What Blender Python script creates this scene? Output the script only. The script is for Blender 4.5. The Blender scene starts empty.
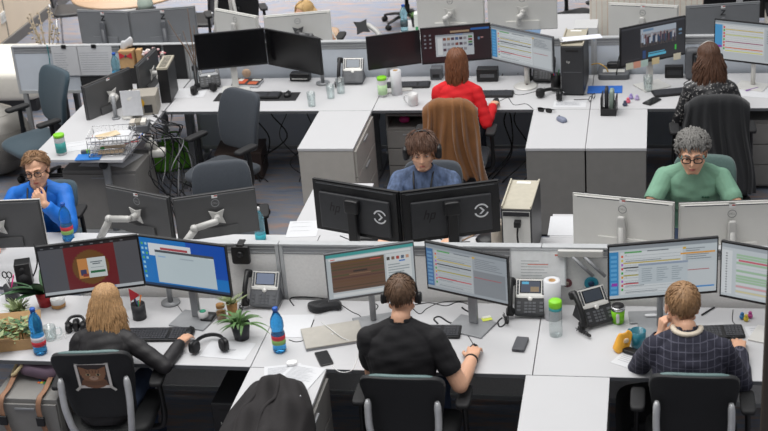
import bpy, math, random
import numpy as np
from mathutils import Matrix, Vector
SC = bpy.context.scene
COL = SC.collection
RND = random.Random(7)
PI = math.pi

# ------------------------------------------------------------------ camera
F_PX = 1434.358
CAM = np.array([2.25313, -6.72857, 4.91197])
PITCH, YAW, ROLL = .436978, -.206347, -.0807046
_fw = np.array([math.sin(YAW)*math.cos(PITCH), math.cos(YAW)*math.cos(PITCH), -math.sin(PITCH)])
_r0 = np.array([math.cos(YAW), -math.sin(YAW), 0.])
_u0 = np.cross(_r0, _fw)
_r = math.cos(ROLL)*_r0 + math.sin(ROLL)*_u0
_u = -math.sin(ROLL)*_r0 + math.cos(ROLL)*_u0
TOP = .74                       # height of every desk top


def P(px, py, z=TOP):
    """point of the horizontal plane at height z seen in that direction of the surveyed camera"""
    d = (px-384)/F_PX*_r - (py-215.5)/F_PX*_u + _fw
    t = (z-CAM[2])/d[2]
    return Vector(CAM+t*d)


def make_camera():
    cd = bpy.data.cameras.new('camera')
    cd.sensor_width = 36
    cd.lens = F_PX/768*36
    o = bpy.data.objects.new('camera', cd)
    m = Matrix(((_r[0], _u[0], -_fw[0], CAM[0]), (_r[1], _u[1], -_fw[1], CAM[1]),
                (_r[2], _u[2], -_fw[2], CAM[2]), (0, 0, 0, 1)))
    o.matrix_world = m
    cd.clip_end = 200
    cd.dof.use_dof = True
    cd.dof.focus_distance = 9.4
    cd.dof.aperture_fstop = 3.2
    COL.objects.link(o)
    SC.camera = o


# ------------------------------------------------------------------ materials
MATS = {}


def lin(c):
    return tuple((x/12.92 if x <= .04045 else ((x+.055)/1.055)**2.4) for x in c)


def mat(name, rgb, rough=.5, metal=0., var=.06, scale=25., bump=0., bscale=None, stretch=None, emit=0., alpha=1., trans=0., coat=0., sheen=0., spec=.5):
    """rgb is sRGB 0..255; a noise gives every surface a little colour variation"""
    m = bpy.data.materials.new(name)
    m.use_nodes = True
    nt = m.node_tree
    b = nt.nodes['Principled BSDF']
    c = lin([x/255 for x in rgb])
    tc = nt.nodes.new('ShaderNodeTexCoord')
    mp = nt.nodes.new('ShaderNodeMapping')
    if stretch:
        mp.inputs['Scale'].default_value = stretch
    nz = nt.nodes.new('ShaderNodeTexNoise')
    nz.inputs['Scale'].default_value = scale
    nz.inputs['Detail'].default_value = 4
    rp = nt.nodes.new('ShaderNodeValToRGB')
    e = rp.color_ramp.elements
    e[0].position, e[1].position = .3, .7
    e[0].color = (*[x*(1-var) for x in c], 1)
    e[1].color = (*[min(1, x*(1+var)) for x in c], 1)
    nt.links.new(tc.outputs['Object'], mp.inputs['Vector'])
    nt.links.new(mp.outputs['Vector'], nz.inputs['Vector'])
    nt.links.new(nz.outputs['Fac'], rp.inputs['Fac'])
    nt.links.new(rp.outputs['Color'], b.inputs['Base Color'])
    b.inputs['Roughness'].default_value = rough
    b.inputs['Metallic'].default_value = metal
    if emit:
        nt.links.new(rp.outputs['Color'], b.inputs['Emission Color'])
        b.inputs['Emission Strength'].default_value = emit
    if trans:
        b.inputs['Transmission Weight'].default_value = trans
        b.inputs['IOR'].default_value = 1.3
    b.inputs['Alpha'].default_value = alpha
    b.inputs['Specular IOR Level'].default_value = spec
    b.inputs['Coat Weight'].default_value = coat
    b.inputs['Sheen Weight'].default_value = sheen
    if bump:
        bn = nt.nodes.new('ShaderNodeTexNoise')
        bn.inputs['Scale'].default_value = bscale or scale
        bn.inputs['Detail'].default_value = 6
        nt.links.new(mp.outputs['Vector'], bn.inputs['Vector'])
        bp = nt.nodes.new('ShaderNodeBump')
        bp.inputs['Strength'].default_value = bump
        bp.inputs['Distance'].default_value = .02
        nt.links.new(bn.outputs['Fac'], bp.inputs['Height'])
        nt.links.new(bp.outputs['Normal'], b.inputs['Normal'])
    MATS[name] = m
    return m


def M(n):
    """named material, or an '#rrggbb' plain surface / '*rrggbb' lit screen colour made on demand"""
    if n in MATS:
        return MATS[n]
    rgb = tuple(int(n[i:i+2], 16) for i in (1, 3, 5))
    if n[0] == '#':
        return mat(n, rgb, .5, var=.05)
    m = bpy.data.materials.new('screen_'+n[1:])
    m.use_nodes = True
    b = m.node_tree.nodes['Principled BSDF']
    c = lin([x/255 for x in rgb])
    b.inputs['Base Color'].default_value = (.012, .012, .014, 1)
    b.inputs['Roughness'].default_value = .32
    nz = m.node_tree.nodes.new('ShaderNodeTexNoise')
    nz.inputs['Scale'].default_value = 3
    mx = m.node_tree.nodes.new('ShaderNodeMix')
    mx.data_type = 'RGBA'
    mx.inputs[6].default_value = (*[x*.95 for x in c], 1)
    mx.inputs[7].default_value = (*c, 1)
    m.node_tree.links.new(nz.outputs['Fac'], mx.inputs[0])
    m.node_tree.links.new(mx.outputs[2], b.inputs['Emission Color'])
    b.inputs['Emission Strength'].default_value = .72
    MATS[n] = m
    return m


# ------------------------------------------------------------------ mesh builder
def rot(axis, a):
    return Matrix.Rotation(a, 4, axis)


def tr(x, y, z):
    return Matrix.Translation((x, y, z))


def frame(o, d, up=(0, 0, 1)):
    """matrix with local z along d"""
    d = Vector(d).normalized()
    u = Vector(up)
    x = u.cross(d)
    if x.length < 1e-4:
        x = Vector((1, 0, 0)).cross(d)
        if x.length < 1e-4:
            x = Vector((0, 1, 0)).cross(d)
    x.normalize()
    y = d.cross(x)
    m = Matrix(((x.x, y.x, d.x, o[0]), (x.y, y.y, d.y, o[1]), (x.z, y.z, d.z, o[2]), (0, 0, 0, 1)))
    return m


_TXT = {}


def text_geo(s):
    if s not in _TXT:
        cu = bpy.data.curves.new('t', 'FONT')
        cu.body = s
        cu.align_x = 'CENTER'
        cu.align_y = 'CENTER'
        cu.resolution_u = 2
        ob = bpy.data.objects.new('t', cu)
        COL.objects.link(ob)
        dg = bpy.context.evaluated_depsgraph_get()
        me = bpy.data.meshes.new_from_object(ob.evaluated_get(dg))
        _TXT[s] = ([tuple(v.co) for v in me.vertices], [tuple(p.vertices) for p in me.polygons])
        bpy.data.objects.remove(ob)
        bpy.data.curves.remove(cu)
        bpy.data.meshes.remove(me)
    return _TXT[s]


class MB:
    def __init__(s, m='#808080'):
        s.v, s.f, s.fm, s.fs = [], [], [], []
        s.mats = []
        s.X = Matrix.Identity(4)
        s.m = m

    def _mi(s, m):
        m = m or s.m
        if m not in s.mats:
            s.mats.append(m)
        return s.mats.index(m)

    def add(s, vs, fs, m=None, smooth=False, X=None):
        k = len(s.v)
        T = s.X @ X if X is not None else s.X
        s.v += [tuple(T @ Vector(p)) for p in vs]
        i = s._mi(m)
        for f in fs:
            s.f.append(tuple(k+j for j in f))
            s.fm.append(i)
            s.fs.append(smooth)
        return s

    def box(s, x0, x1, y0, y1, z0, z1, m=None, X=None):
        v = [(x, y, z) for z in (z0, z1) for y in (y0, y1) for x in (x0, x1)]
        return s.add(v, [(0, 2, 3, 1), (4, 5, 7, 6), (0, 1, 5, 4), (1, 3, 7, 5), (3, 2, 6, 7), (2, 0, 4, 6)], m, X=X)

    def bx(s, c, d, m=None, X=None):
        return s.box(c[0]-d[0]/2, c[0]+d[0]/2, c[1]-d[1]/2, c[1]+d[1]/2, c[2]-d[2]/2, c[2]+d[2]/2, m, X)

    def lathe(s, prof, c=(0, 0, 0), n=24, m=None, X=None, smooth=True):
        """prof: (radius, z) pairs from bottom to top"""
        v, f = [], []
        for r, z in prof:
            for i in range(n):
                a = 2*PI*i/n
                v.append((c[0]+r*math.cos(a), c[1]+r*math.sin(a), c[2]+z))
        k = len(prof)
        for j in range(k-1):
            for i in range(n):
                a, b = j*n+i, j*n+(i+1) % n
                f.append((a, b, b+n, a+n))
        if prof[0][0] > 1e-5:
            f.append(tuple(reversed(range(n))))
        if prof[-1][0] > 1e-5:
            f.append(tuple((k-1)*n+i for i in range(n)))
        return s.add(v, f, m, smooth, X)

    def cyl(s, p0, p1, r0, r1=None, n=16, m=None, smooth=True):
        r1 = r0 if r1 is None else r1
        d = Vector(p1)-Vector(p0)
        return s.lathe([(r0, 0), (r1, d.length)], n=n, m=m, X=frame(p0, d), smooth=smooth)

    def tube(s, path, r, n=8, m=None, cap=True, flat=1.):
        pts = [Vector(p) for p in path]
        rs = r if isinstance(r, (list, tuple)) else [r]*len(pts)
        v, f = [], []
        ux = None
        for i, p in enumerate(pts):
            d = (pts[min(i+1, len(pts)-1)]-pts[max(i-1, 0)])
            d = d.normalized() if d.length > 1e-9 else Vector((0, 0, 1))
            if ux is None:
                a = Vector((0, 0, 1)) if abs(d.z) < .9 else Vector((1, 0, 0))
                ux = a.cross(d).normalized()
            else:
                ux = (ux-d*ux.dot(d)).normalized()
            uy = d.cross(ux)
            for k in range(n):
                a = 2*PI*k/n
                v.append(p+(ux*math.cos(a)+uy*math.sin(a)*flat)*rs[i])
        for i in range(len(pts)-1):
            for k in range(n):
                a, b = i*n+k, i*n+(k+1) % n
                f.append((a, b, b+n, a+n))
        if cap:
            f.append(tuple(reversed(range(n))))
            f.append(tuple((len(pts)-1)*n+k for k in range(n)))
        return s.add(v, f, m, True)

    def prism(s, poly, z0, z1, m=None, X=None, smooth=False):
        n = len(poly)
        v = [(x, y, z0) for x, y in poly]+[(x, y, z1) for x, y in poly]
        f = [tuple(reversed(range(n))), tuple(range(n, 2*n))]
        f += [(i, (i+1) % n, n+(i+1) % n, n+i) for i in range(n)]
        return s.add(v, f, m, smooth, X)

    def rbox(s, c, d, e=.25, n=20, m=None, X=None, warp=None, e2=None):
        """rounded cushion-like block (superellipsoid)"""
        def sp(x, p):
            return math.copysign(abs(x)**p, x)
        e2 = e if e2 is None else e2
        v, f = [], []
        h = n//2
        for j in range(h+1):
            t = -PI/2+PI*j/h
            for i in range(n):
                a = 2*PI*(i+.5)/n
                x = sp(math.cos(t), e2)*sp(math.cos(a), e)*d[0]/2
                y = sp(math.cos(t), e2)*sp(math.sin(a), e)*d[1]/2
                z = sp(math.sin(t), e2)*d[2]/2
                if warp:
                    x, y, z = warp(x, y, z)
                v.append((c[0]+x, c[1]+y, c[2]+z))
        for j in range(h):
            for i in range(n):
                a, b = j*n+i, j*n+(i+1) % n
                f.append((a, b, b+n, a+n))
        return s.add(v, f, m, True, X)

    def ball(s, c, r, n=16, m=None, X=None):
        r = (r, r, r) if not isinstance(r, (tuple, list)) else r
        return s.rbox(c, [2*q for q in r], 1., n, m, X)

    def grid(s, fn, nu, nv, m=None, X=None, smooth=True):
        v = [fn(i/nu, j/nv) for j in range(nv+1) for i in range(nu+1)]
        f = [(j*(nu+1)+i, j*(nu+1)+i+1, (j+1)*(nu+1)+i+1, (j+1)*(nu+1)+i) for j in range(nv) for i in range(nu)]
        return s.add(v, f, m, smooth, X)

    def text(s, t, size, X, m=None):
        v, f = text_geo(t)
        return s.add([(x*size, y*size, 0) for x, y, z in v], f, m, X=X)

    def build(s, name, parent=None, loc=None, rz=0., label=None, bevel=0., subsurf=0, solid=0.):
        me = bpy.data.meshes.new(name)
        me.from_pydata(s.v, [], s.f)
        for m in s.mats:
            me.materials.append(M(m))
        me.polygons.foreach_set('material_index', s.fm)
        me.polygons.foreach_set('use_smooth', s.fs)
        me.update()
        o = bpy.data.objects.new(name, me)
        COL.objects.link(o)
        if parent is not None:
            o.parent = parent
        if loc is not None:
            o.location = loc
        o.rotation_euler.z = rz
        if label:
            o['label'] = label
        if solid:
            q = o.modifiers.new('solid', 'SOLIDIFY')
            q.thickness = solid
            q.offset = 0
        if bevel:
            q = o.modifiers.new('bevel', 'BEVEL')
            q.width = bevel
            q.segments = 2
            q.limit_method = 'ANGLE'
            q.angle_limit = math.radians(50)
        if subsurf:
            q = o.modifiers.new('sub', 'SUBSURF')
            q.levels = q.render_levels = subsurf
        return o


def tag(o, label, cat, group=None):
    o['label'] = label
    o['category'] = cat
    if group:
        o['group'] = group
    return o


def thing(name, label, cat, loc=(0, 0, 0), rz=0., group=None):
    o = bpy.data.objects.new(name, None)
    o.empty_display_size = .1
    COL.objects.link(o)
    o.location = loc
    o.rotation_euler.z = rz
    return tag(o, label, cat, group)


def struct(o):
    o['kind'] = 'structure'
    return o


def dup(root, label, loc, rz=0., group=None):
    def cp(o, par):
        c = o.copy()
        COL.objects.link(c)
        if par is not None:
            c.parent = par
        for ch in o.children:
            cp(ch, c)
        return c
    bpy.context.view_layer.update()
    r = cp(root, None)
    r.location = loc
    r.rotation_euler.z = rz
    r['label'] = label
    if group:
        r['group'] = group
    return r


def smooth_path(pts, n=6):
    """Catmull-Rom through the points"""
    p = [Vector(q) for q in pts]
    p = [p[0]*2-p[1]]+p+[p[-1]*2-p[-2]]
    out = []
    for i in range(1, len(p)-2):
        for k in range(n):
            t = k/n
            a, b, c, d = p[i-1], p[i], p[i+1], p[i+2]
            out.append(.5*((2*b)+(c-a)*t+(2*a-5*b+4*c-d)*t*t+(3*b-a-3*c+d)*t**3))
    out.append(p[-2])
    return out


def cable(label, pts, r=.0028, m='cable_black', name='cable', cat='cable', group=None):
    b = MB(m)
    b.tube(smooth_path(pts), r, 6)
    o = b.build(name)
    return tag(o, label, cat, group)
# ------------------------------------------------------------------ palette
mat('desk_white', (194, 194, 196), .6, var=.012, scale=4, spec=.12)
mat('desk_edge', (196, 198, 202), .5, var=.02)
mat('grey_laminate', (130, 128, 125), .55, var=.04, scale=14, bump=.03, bscale=160)
mat('warm_laminate', (178, 174, 168), .55, var=.04, scale=14, bump=.03, bscale=160)  # return laminate with stronger light put into its colour
mat('mid_grey', (128, 128, 130), .5, var=.04)
mat('dark_laminate', (70, 71, 74), .5, var=.05)
mat('steel_leg', (150, 152, 155), .35, .7, var=.04)
mat('screen_fabric', (234, 233, 231), .8, var=.04, scale=60, bump=.1, bscale=500)
mat('screen_blue', (206, 213, 222), .45, var=.03, scale=8)
mat('alu', (186, 188, 190), .4, .2, var=.04)
mat('alu_dark', (150, 152, 155), .4, .2, var=.05)
mat('black_plastic', (22, 22, 24), .42, var=.1)
mat('soft_black', (30, 30, 32), .7, var=.1)
mat('dark_plastic', (48, 49, 52), .45, var=.08)
mat('mid_plastic', (92, 94, 98), .45, var=.06)
mat('silver_plastic', (214, 213, 209), .36, .2, var=.03, scale=6)
mat('silver_pale', (190, 189, 186), .42, .1, var=.03, scale=6)
mat('silver_dark', (92, 92, 93), .38, .35, var=.04, scale=6)
mat('z_grey', (128, 130, 133), .4, .25, var=.03, scale=6)
mat('chrome', (205, 206, 208), .2, .9, var=.03)
mat('screen_off', (14, 14, 16), .22, var=.1)
mat('rubber', (18, 18, 19), .8, var=.1)
mat('cable_black', (20, 20, 22), .6, var=.1)
mat('cable_grey', (120, 121, 124), .6, var=.1)
mat('cable_white', (215, 215, 214), .5, var=.03)
mat('cable_yellow', (214, 172, 84), .5, var=.05)
mat('chair_black', (27, 28, 30), .62, var=.12, scale=90, bump=.08, bscale=420)
mat('chair_blue', (52, 58, 66), .8, var=.08, scale=90, bump=.1, bscale=420, sheen=.2)
mat('chair_teal', (48, 68, 79), .8, var=.08, scale=90, bump=.1, bscale=420, sheen=.2)
mat('chair_green', (72, 96, 92), .7, var=.08, scale=90, bump=.1, bscale=420, sheen=.2)
mat('chair_silver', (205, 206, 208), .35, .3, var=.05)
mat('trim_teal', (92, 116, 116), .5, var=.08)  # stands in for the gloss on the black chair tops
mat('coat_brown', (124, 80, 40), .85, var=.16, scale=9, bump=.15, bscale=60, sheen=.3)
mat('coat_black', (28, 29, 32), .9, var=.15, scale=10, bump=.2, bscale=90, sheen=.2)
mat('jacket_black', (34, 31, 32), .9, var=.15, scale=10, bump=.1, bscale=60)
mat('paper', (208, 209, 212), .8, var=.015, scale=30)
mat('ink', (150, 152, 158), .8, var=.05)
mat('ink_dark', (60, 62, 72), .8, var=.05)
mat('card', (188, 152, 108), .85, var=.07, scale=40, bump=.06, bscale=200)
mat('wood', (172, 144, 118), .5, var=.08, scale=6, stretch=(1, 12, 1))
mat('cork', (176, 132, 84), .9, var=.15, scale=90)
mat('wall_beige', (232, 216, 194), .85, var=.03, scale=3, bump=.03, bscale=40)
mat('skirting', (112, 110, 108), .5, var=.05)
mat('cream', (216, 212, 202), .7, var=.03, scale=20, bump=.05, bscale=120)
mat('water_blue', (70, 168, 232), .08, var=.06, trans=.75)
mat('water_clear', (170, 215, 226), .06, var=.05, trans=.85)
mat('label_red', (196, 44, 58), .5, var=.1)
mat('label_green', (128, 170, 92), .5, var=.12)
mat('cap_blue', (34, 88, 178), .4, var=.06)
mat('lime', (132, 208, 38), .45, var=.05)
mat('teal_glaze', (44, 122, 140), .25, var=.06, coat=.4)
mat('mug_white', (208, 208, 208), .3, var=.02, coat=.3)
mat('pot_red', (168, 40, 46), .5, var=.06)
mat('pot_dark', (44, 45, 50), .5, var=.1)
mat('leaf', (84, 118, 66), .55, var=.3, scale=22)
mat('leaf_pale', (150, 164, 118), .6, var=.25, scale=22)
mat('leaf_dark', (58, 92, 58), .5, var=.3, scale=22)
mat('soil', (58, 44, 34), .95, var=.3, scale=60)
mat('twig', (128, 104, 86), .85, var=.2)
mat('ball_silver', (124, 121, 116), .38, .25, var=.05, scale=5)
mat('green_bag', (84, 146, 34), .7, var=.1, scale=8, bump=.1)
mat('purple_bag', (110, 92, 108), .85, var=.1, scale=12, bump=.15)
mat('strap_tan', (150, 112, 88), .75, var=.1)
mat('rope', (200, 182, 142), .9, var=.12)
mat('brown_post', (66, 58, 50), .5, var=.08)
mat('skin_light', (226, 180, 156), .52, var=.04, scale=18)
mat('skin_warm', (222, 172, 142), .52, var=.04, scale=18)
mat('skin_pale', (232, 190, 168), .52, var=.04, scale=18)
mat('lips', (184, 112, 102), .5, var=.05)
mat('eye_white', (226, 222, 218), .25, var=.02)
mat('iris_brown', (58, 42, 32), .2, var=.1)
mat('tee_black', (25, 24, 27), .85, var=.1, scale=14, bump=.12, bscale=30)
mat('jacket_dark', (33, 31, 33), .6, var=.12, scale=14, bump=.1, bscale=30)
mat('shirt_red', (214, 20, 30), .8, var=.08, scale=14, bump=.1, bscale=30)
mat('shirt_blue', (22, 112, 208), .6, var=.1, scale=10, bump=.15, bscale=25)
mat('shirt_denim', (84, 100, 130), .85, var=.42, scale=40, stretch=(1, 1, .25), bump=.15, bscale=40)
mat('tee_green', (122, 164, 140), .85, var=.07, scale=12, bump=.12, bscale=30)
mat('sequin', (44, 44, 48), .4, var=.1)
mat('trousers_dark', (32, 36, 48), .8, var=.1, scale=30, bump=.1, bscale=100)
mat('jeans', (56, 70, 96), .85, var=.12, scale=30, bump=.1, bscale=100)
mat('shoe_beige', (176, 166, 150), .7, var=.08)
mat('hair_blonde', (176, 138, 96), .55, var=.32, scale=60, stretch=(3, 3, .35))
mat('hair_pale', (198, 164, 112), .55, var=.28, scale=60, stretch=(3, 3, .35))
mat('hair_red', (112, 68, 42), .5, var=.32, scale=60, stretch=(3, 3, .3))
mat('hair_dark', (86, 58, 42), .5, var=.32, scale=60, stretch=(3, 3, .3))
mat('hair_brown', (98, 74, 56), .6, var=.3, scale=70)
mat('hair_light', (150, 116, 82), .6, var=.28, scale=70)
mat('hair_sandy', (132, 100, 70), .6, var=.28, scale=70)
mat('hair_grey', (112, 110, 107), .6, var=.3, scale=70)


def carpet_material():
    m = bpy.data.materials.new('carpet')
    m.use_nodes = True
    nt = m.node_tree
    b = nt.nodes['Principled BSDF']
    N = nt.nodes.new
    L = nt.links.new
    tc = N('ShaderNodeTexCoord')
    mp = N('ShaderNodeMapping')
    mp.inputs['Rotation'].default_value = (0, 0, .5)
    mp.inputs['Scale'].default_value = (1.2, 7, 1)
    L(tc.outputs['Object'], mp.inputs['Vector'])
    n1 = N('ShaderNodeTexNoise')
    n1.inputs['Scale'].default_value = 2.2
    n1.inputs['Detail'].default_value = 7
    n1.inputs['Roughness'].default_value = .7
    L(mp.outputs['Vector'], n1.inputs['Vector'])
    r = N('ShaderNodeValToRGB')
    e = r.color_ramp.elements
    cols = [(.28, (82, 92, 112)), (.43, (114, 122, 138)), (.55, (128, 124, 126)), (.66, (152, 124, 114)), (.80, (100, 108, 124))]
    e[0].position, e[0].color = cols[0][0], (*lin([x/255 for x in cols[0][1]]), 1)
    e[1].position, e[1].color = cols[-1][0], (*lin([x/255 for x in cols[-1][1]]), 1)
    for p, c in cols[1:-1]:
        q = e.new(p)
        q.color = (*lin([x/255 for x in c]), 1)
    L(n1.outputs['Fac'], r.inputs['Fac'])
    L(r.outputs['Color'], b.inputs['Base Color'])
    n2 = N('ShaderNodeTexNoise')
    n2.inputs['Scale'].default_value = 220
    L(tc.outputs['Object'], n2.inputs['Vector'])
    bp = N('ShaderNodeBump')
    bp.inputs['Strength'].default_value = .3
    bp.inputs['Distance'].default_value = .01
    L(n2.outputs['Fac'], bp.inputs['Height'])
    L(bp.outputs['Normal'], b.inputs['Normal'])
    b.inputs['Roughness'].default_value = .95
    MATS['carpet'] = m


carpet_material()


def glass_material():
    m = bpy.data.materials.new('glass')
    m.use_nodes = True
    nt = m.node_tree
    nt.nodes.remove(nt.nodes['Principled BSDF'])
    tr_ = nt.nodes.new('ShaderNodeBsdfTransparent')
    gl = nt.nodes.new('ShaderNodeBsdfGlossy')
    gl.inputs['Roughness'].default_value = .05
    lw = nt.nodes.new('ShaderNodeLayerWeight')
    lw.inputs['Blend'].default_value = .35
    nz = nt.nodes.new('ShaderNodeTexNoise')
    nz.inputs['Scale'].default_value = 8
    rp = nt.nodes.new('ShaderNodeValToRGB')
    rp.color_ramp.elements[0].color = (.86, .90, .90, 1)
    rp.color_ramp.elements[1].color = (.92, .95, .95, 1)
    nt.links.new(nz.outputs['Fac'], rp.inputs['Fac'])
    nt.links.new(rp.outputs['Color'], tr_.inputs['Color'])
    mx = nt.nodes.new('ShaderNodeMixShader')
    mp = nt.nodes.new('ShaderNodeMapRange')
    mp.inputs['To Max'].default_value = .5
    mp.inputs['To Min'].default_value = .04
    nt.links.new(lw.outputs['Facing'], mp.inputs['Value'])
    nt.links.new(mp.outputs['Result'], mx.inputs['Fac'])
    nt.links.new(tr_.outputs[0], mx.inputs[1])
    nt.links.new(gl.outputs[0], mx.inputs[2])
    nt.links.new(mx.outputs[0], nt.nodes['Material Output'].inputs['Surface'])
    MATS['glass'] = m


glass_material()


def checked_material():
    """navy jumper with thin pale windowpane check"""
    m = mat('sweater_check', (42, 42, 56), .9, var=.15, scale=40, bump=.1, bscale=120)
    nt = m.node_tree
    b = nt.nodes['Principled BSDF']
    src = b.inputs['Base Color'].links[0].from_socket
    tc = nt.nodes.new('ShaderNodeTexCoord')
    sp = nt.nodes.new('ShaderNodeSeparateXYZ')
    nt.links.new(tc.outputs['Object'], sp.inputs[0])
    fac = None
    for ax, k in (('X', 27), ('Z', 27)):
        a = nt.nodes.new('ShaderNodeMath')
        a.operation = 'MULTIPLY'
        a.inputs[1].default_value = k
        nt.links.new(sp.outputs[ax], a.inputs[0])
        f = nt.nodes.new('ShaderNodeMath')
        f.operation = 'FRACT'
        nt.links.new(a.outputs[0], f.inputs[0])
        g = nt.nodes.new('ShaderNodeMath')
        g.operation = 'LESS_THAN'
        g.inputs[1].default_value = .11
        nt.links.new(f.outputs[0], g.inputs[0])
        if fac is None:
            fac = g.outputs[0]
        else:
            h = nt.nodes.new('ShaderNodeMath')
            h.operation = 'MAXIMUM'
            nt.links.new(fac, h.inputs[0])
            nt.links.new(g.outputs[0], h.inputs[1])
            fac = h.outputs[0]
    mx = nt.nodes.new('ShaderNodeMix')
    mx.data_type = 'RGBA'
    mx.inputs[7].default_value = (*lin((84/255, 84/255, 98/255)), 1)
    nt.links.new(fac, mx.inputs[0])
    nt.links.new(src, mx.inputs[6])
    nt.links.new(mx.outputs[2], b.inputs['Base Color'])


checked_material()


def sequin_material():
    m = MATS['sequin']
    nt = m.node_tree
    b = nt.nodes['Principled BSDF']
    tc = nt.nodes.new('ShaderNodeTexCoord')
    v = nt.nodes.new('ShaderNodeTexVoronoi')
    v.inputs['Scale'].default_value = 130
    nt.links.new(tc.outputs['Object'], v.inputs['Vector'])
    r = nt.nodes.new('ShaderNodeValToRGB')
    r.color_ramp.interpolation = 'CONSTANT'
    r.color_ramp.elements[0].color = (.012, .012, .014, 1)
    r.color_ramp.elements[1].position = .78
    r.color_ramp.elements[1].color = (.3, .29, .28, 1)
    nt.links.new(v.outputs['Color'], r.inputs['Fac'])
    nt.links.new(r.outputs['Color'], b.inputs['Base Color'])


sequin_material()
# ------------------------------------------------------------------ light
def lights():
    w = bpy.data.worlds.new('daylight')
    SC.world = w
    w.use_nodes = True
    nt = w.node_tree
    bg = nt.nodes['Background']
    tc = nt.nodes.new('ShaderNodeTexCoord')
    sx = nt.nodes.new('ShaderNodeSeparateXYZ')
    nt.links.new(tc.outputs['Generated'], sx.inputs[0])
    rp = nt.nodes.new('ShaderNodeValToRGB')
    rp.color_ramp.elements[0].position = .0
    rp.color_ramp.elements[0].color = (.26, .26, .28, 1)
    rp.color_ramp.elements[1].position = .6
    rp.color_ramp.elements[1].color = (.95, .97, 1.0, 1)
    nt.links.new(sx.outputs['Z'], rp.inputs['Fac'])
    nt.links.new(rp.outputs['Color'], bg.inputs['Color'])
    bg.inputs['Strength'].default_value = .55

    def area(name, loc, sx_, sy_, power, target, col=(1, 1, 1), spread=180):
        d = bpy.data.lights.new(name, 'AREA')
        d.shape = 'RECTANGLE'
        d.size, d.size_y = sx_, sy_
        d.energy = power
        d.color = col
        d.spread = math.radians(spread)
        o = bpy.data.objects.new(name, d)
        COL.objects.link(o)
        o.location = loc
        o.rotation_euler = (Vector(target)-Vector(loc)).to_track_quat('-Z', 'Y').to_euler()
        return o
    area('skylight', (-1.3, 2.6, 8.5), 11, 8, 1000, (.3, 2.2, .7), (1, .985, .96))
    area('back_floor_fill', (-2, 12, 6), 14, 5, 700, (-1.5, 11, 0), (1, .96, .92), 78)  # added panel above the back floor, brightens the carpet there
    area('ceiling_luminaire', (1.5, -1.5, 7.5), 6, 1.2, 130, (1, .5, .7), (1, .98, .95))


# ------------------------------------------------------------------ floor and wall
def room():
    b = MB('carpet')
    b.box(-16, 14, -9, 30, -.1, 0)
    struct(b.build('floor'))
    x = -5.04
    b = MB('wall_beige')
    b.box(x-.3, x, 7.2, 16, 0, 3)
    for y in (8.0, 9.35, 10.7):
        b.box(x, x+.006, y-.006, y+.006, .1, 3, 'skirting')
    struct(b.build('wall_left'))
    b = MB('skirting')
    b.box(x+.001, x+.03, 7.2, 16, 0, .12)
    struct(b.build('baseboard_left'))


# ------------------------------------------------------------------ desks
TH = .024


def desk(label, x0, x1, y0, y1, group, tray=True, legs=True, front=-1):
    t = thing('desk', label, 'desk', ((x0+x1)/2, (y0+y1)/2, 0), 0, group)
    w, d = (x1-x0)/2-.0025, (y1-y0)/2
    MB('desk_white').box(-w, w, -d+.003, d, TOP-TH, TOP).build('desktop', t, bevel=.002)
    if front:
        e = -d if front < 0 else d
        MB('mid_plastic').box(-w, w, min(e, e-front*.0029), max(e, e-front*.0029), TOP-TH, TOP-.001).build('edge_band', t)
    if legs:
        for s in (-1, 1):
            b = MB('steel_leg')
            b.box(s*(w-.06)-.025, s*(w-.06)+.025, -.03, .03, .04, TOP-TH-.001)
            b.box(s*(w-.06)-.03, s*(w-.06)+.03, -d+.06, d-.04, 0, .04)
            b.build('leg', t, bevel=.004)
    if tray:
        MB('dark_plastic').box(-w+.15, w-.15, d-.2, d-.05, TOP-.14, TOP-TH-.001).build('cable_tray', t)
    return t


def return_cabinet(label, x0, x1, y0, y1, m, group, side=0, doors=3):
    """storage return set at right angles to the desk: white top on a laminate carcass, drawers on one side"""
    t = thing('return_cabinet', label, 'cabinet', ((x0+x1)/2, (y0+y1)/2, 0), 0, group)
    w, d = (x1-x0)/2-.001, (y1-y0)/2
    MB('desk_white').box(-w, w, -d, d-.002, TOP-.022, TOP).build('top', t, bevel=.002)
    MB(m).box(-w+.004, w-.004, -d+.004, d-.006, .02, TOP-.0225).build('carcass', t, bevel=.002)
    MB('dark_plastic').box(-w+.02, w-.02, -d+.02, d-.02, 0, .02).build('plinth', t)
    if side:
        n = doors
        for i in range(n):
            z0 = .03+i*(.68/n)
            q = MB(m)
            q.box(min(side*(w-.004), side*(w+.014)), max(side*(w-.004), side*(w+.014)), -d+.03, d-.03, z0, z0+.68/n-.008)
            dr = q.build('drawer', t, bevel=.003)
            h = MB('alu_dark')
            h.box(min(side*(w+.014), side*(w+.026)), max(side*(w+.014), side*(w+.026)), -.07, .07, z0+.68/n-.05, z0+.68/n-.038)
            h.build('handle', dr)
    return t


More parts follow.
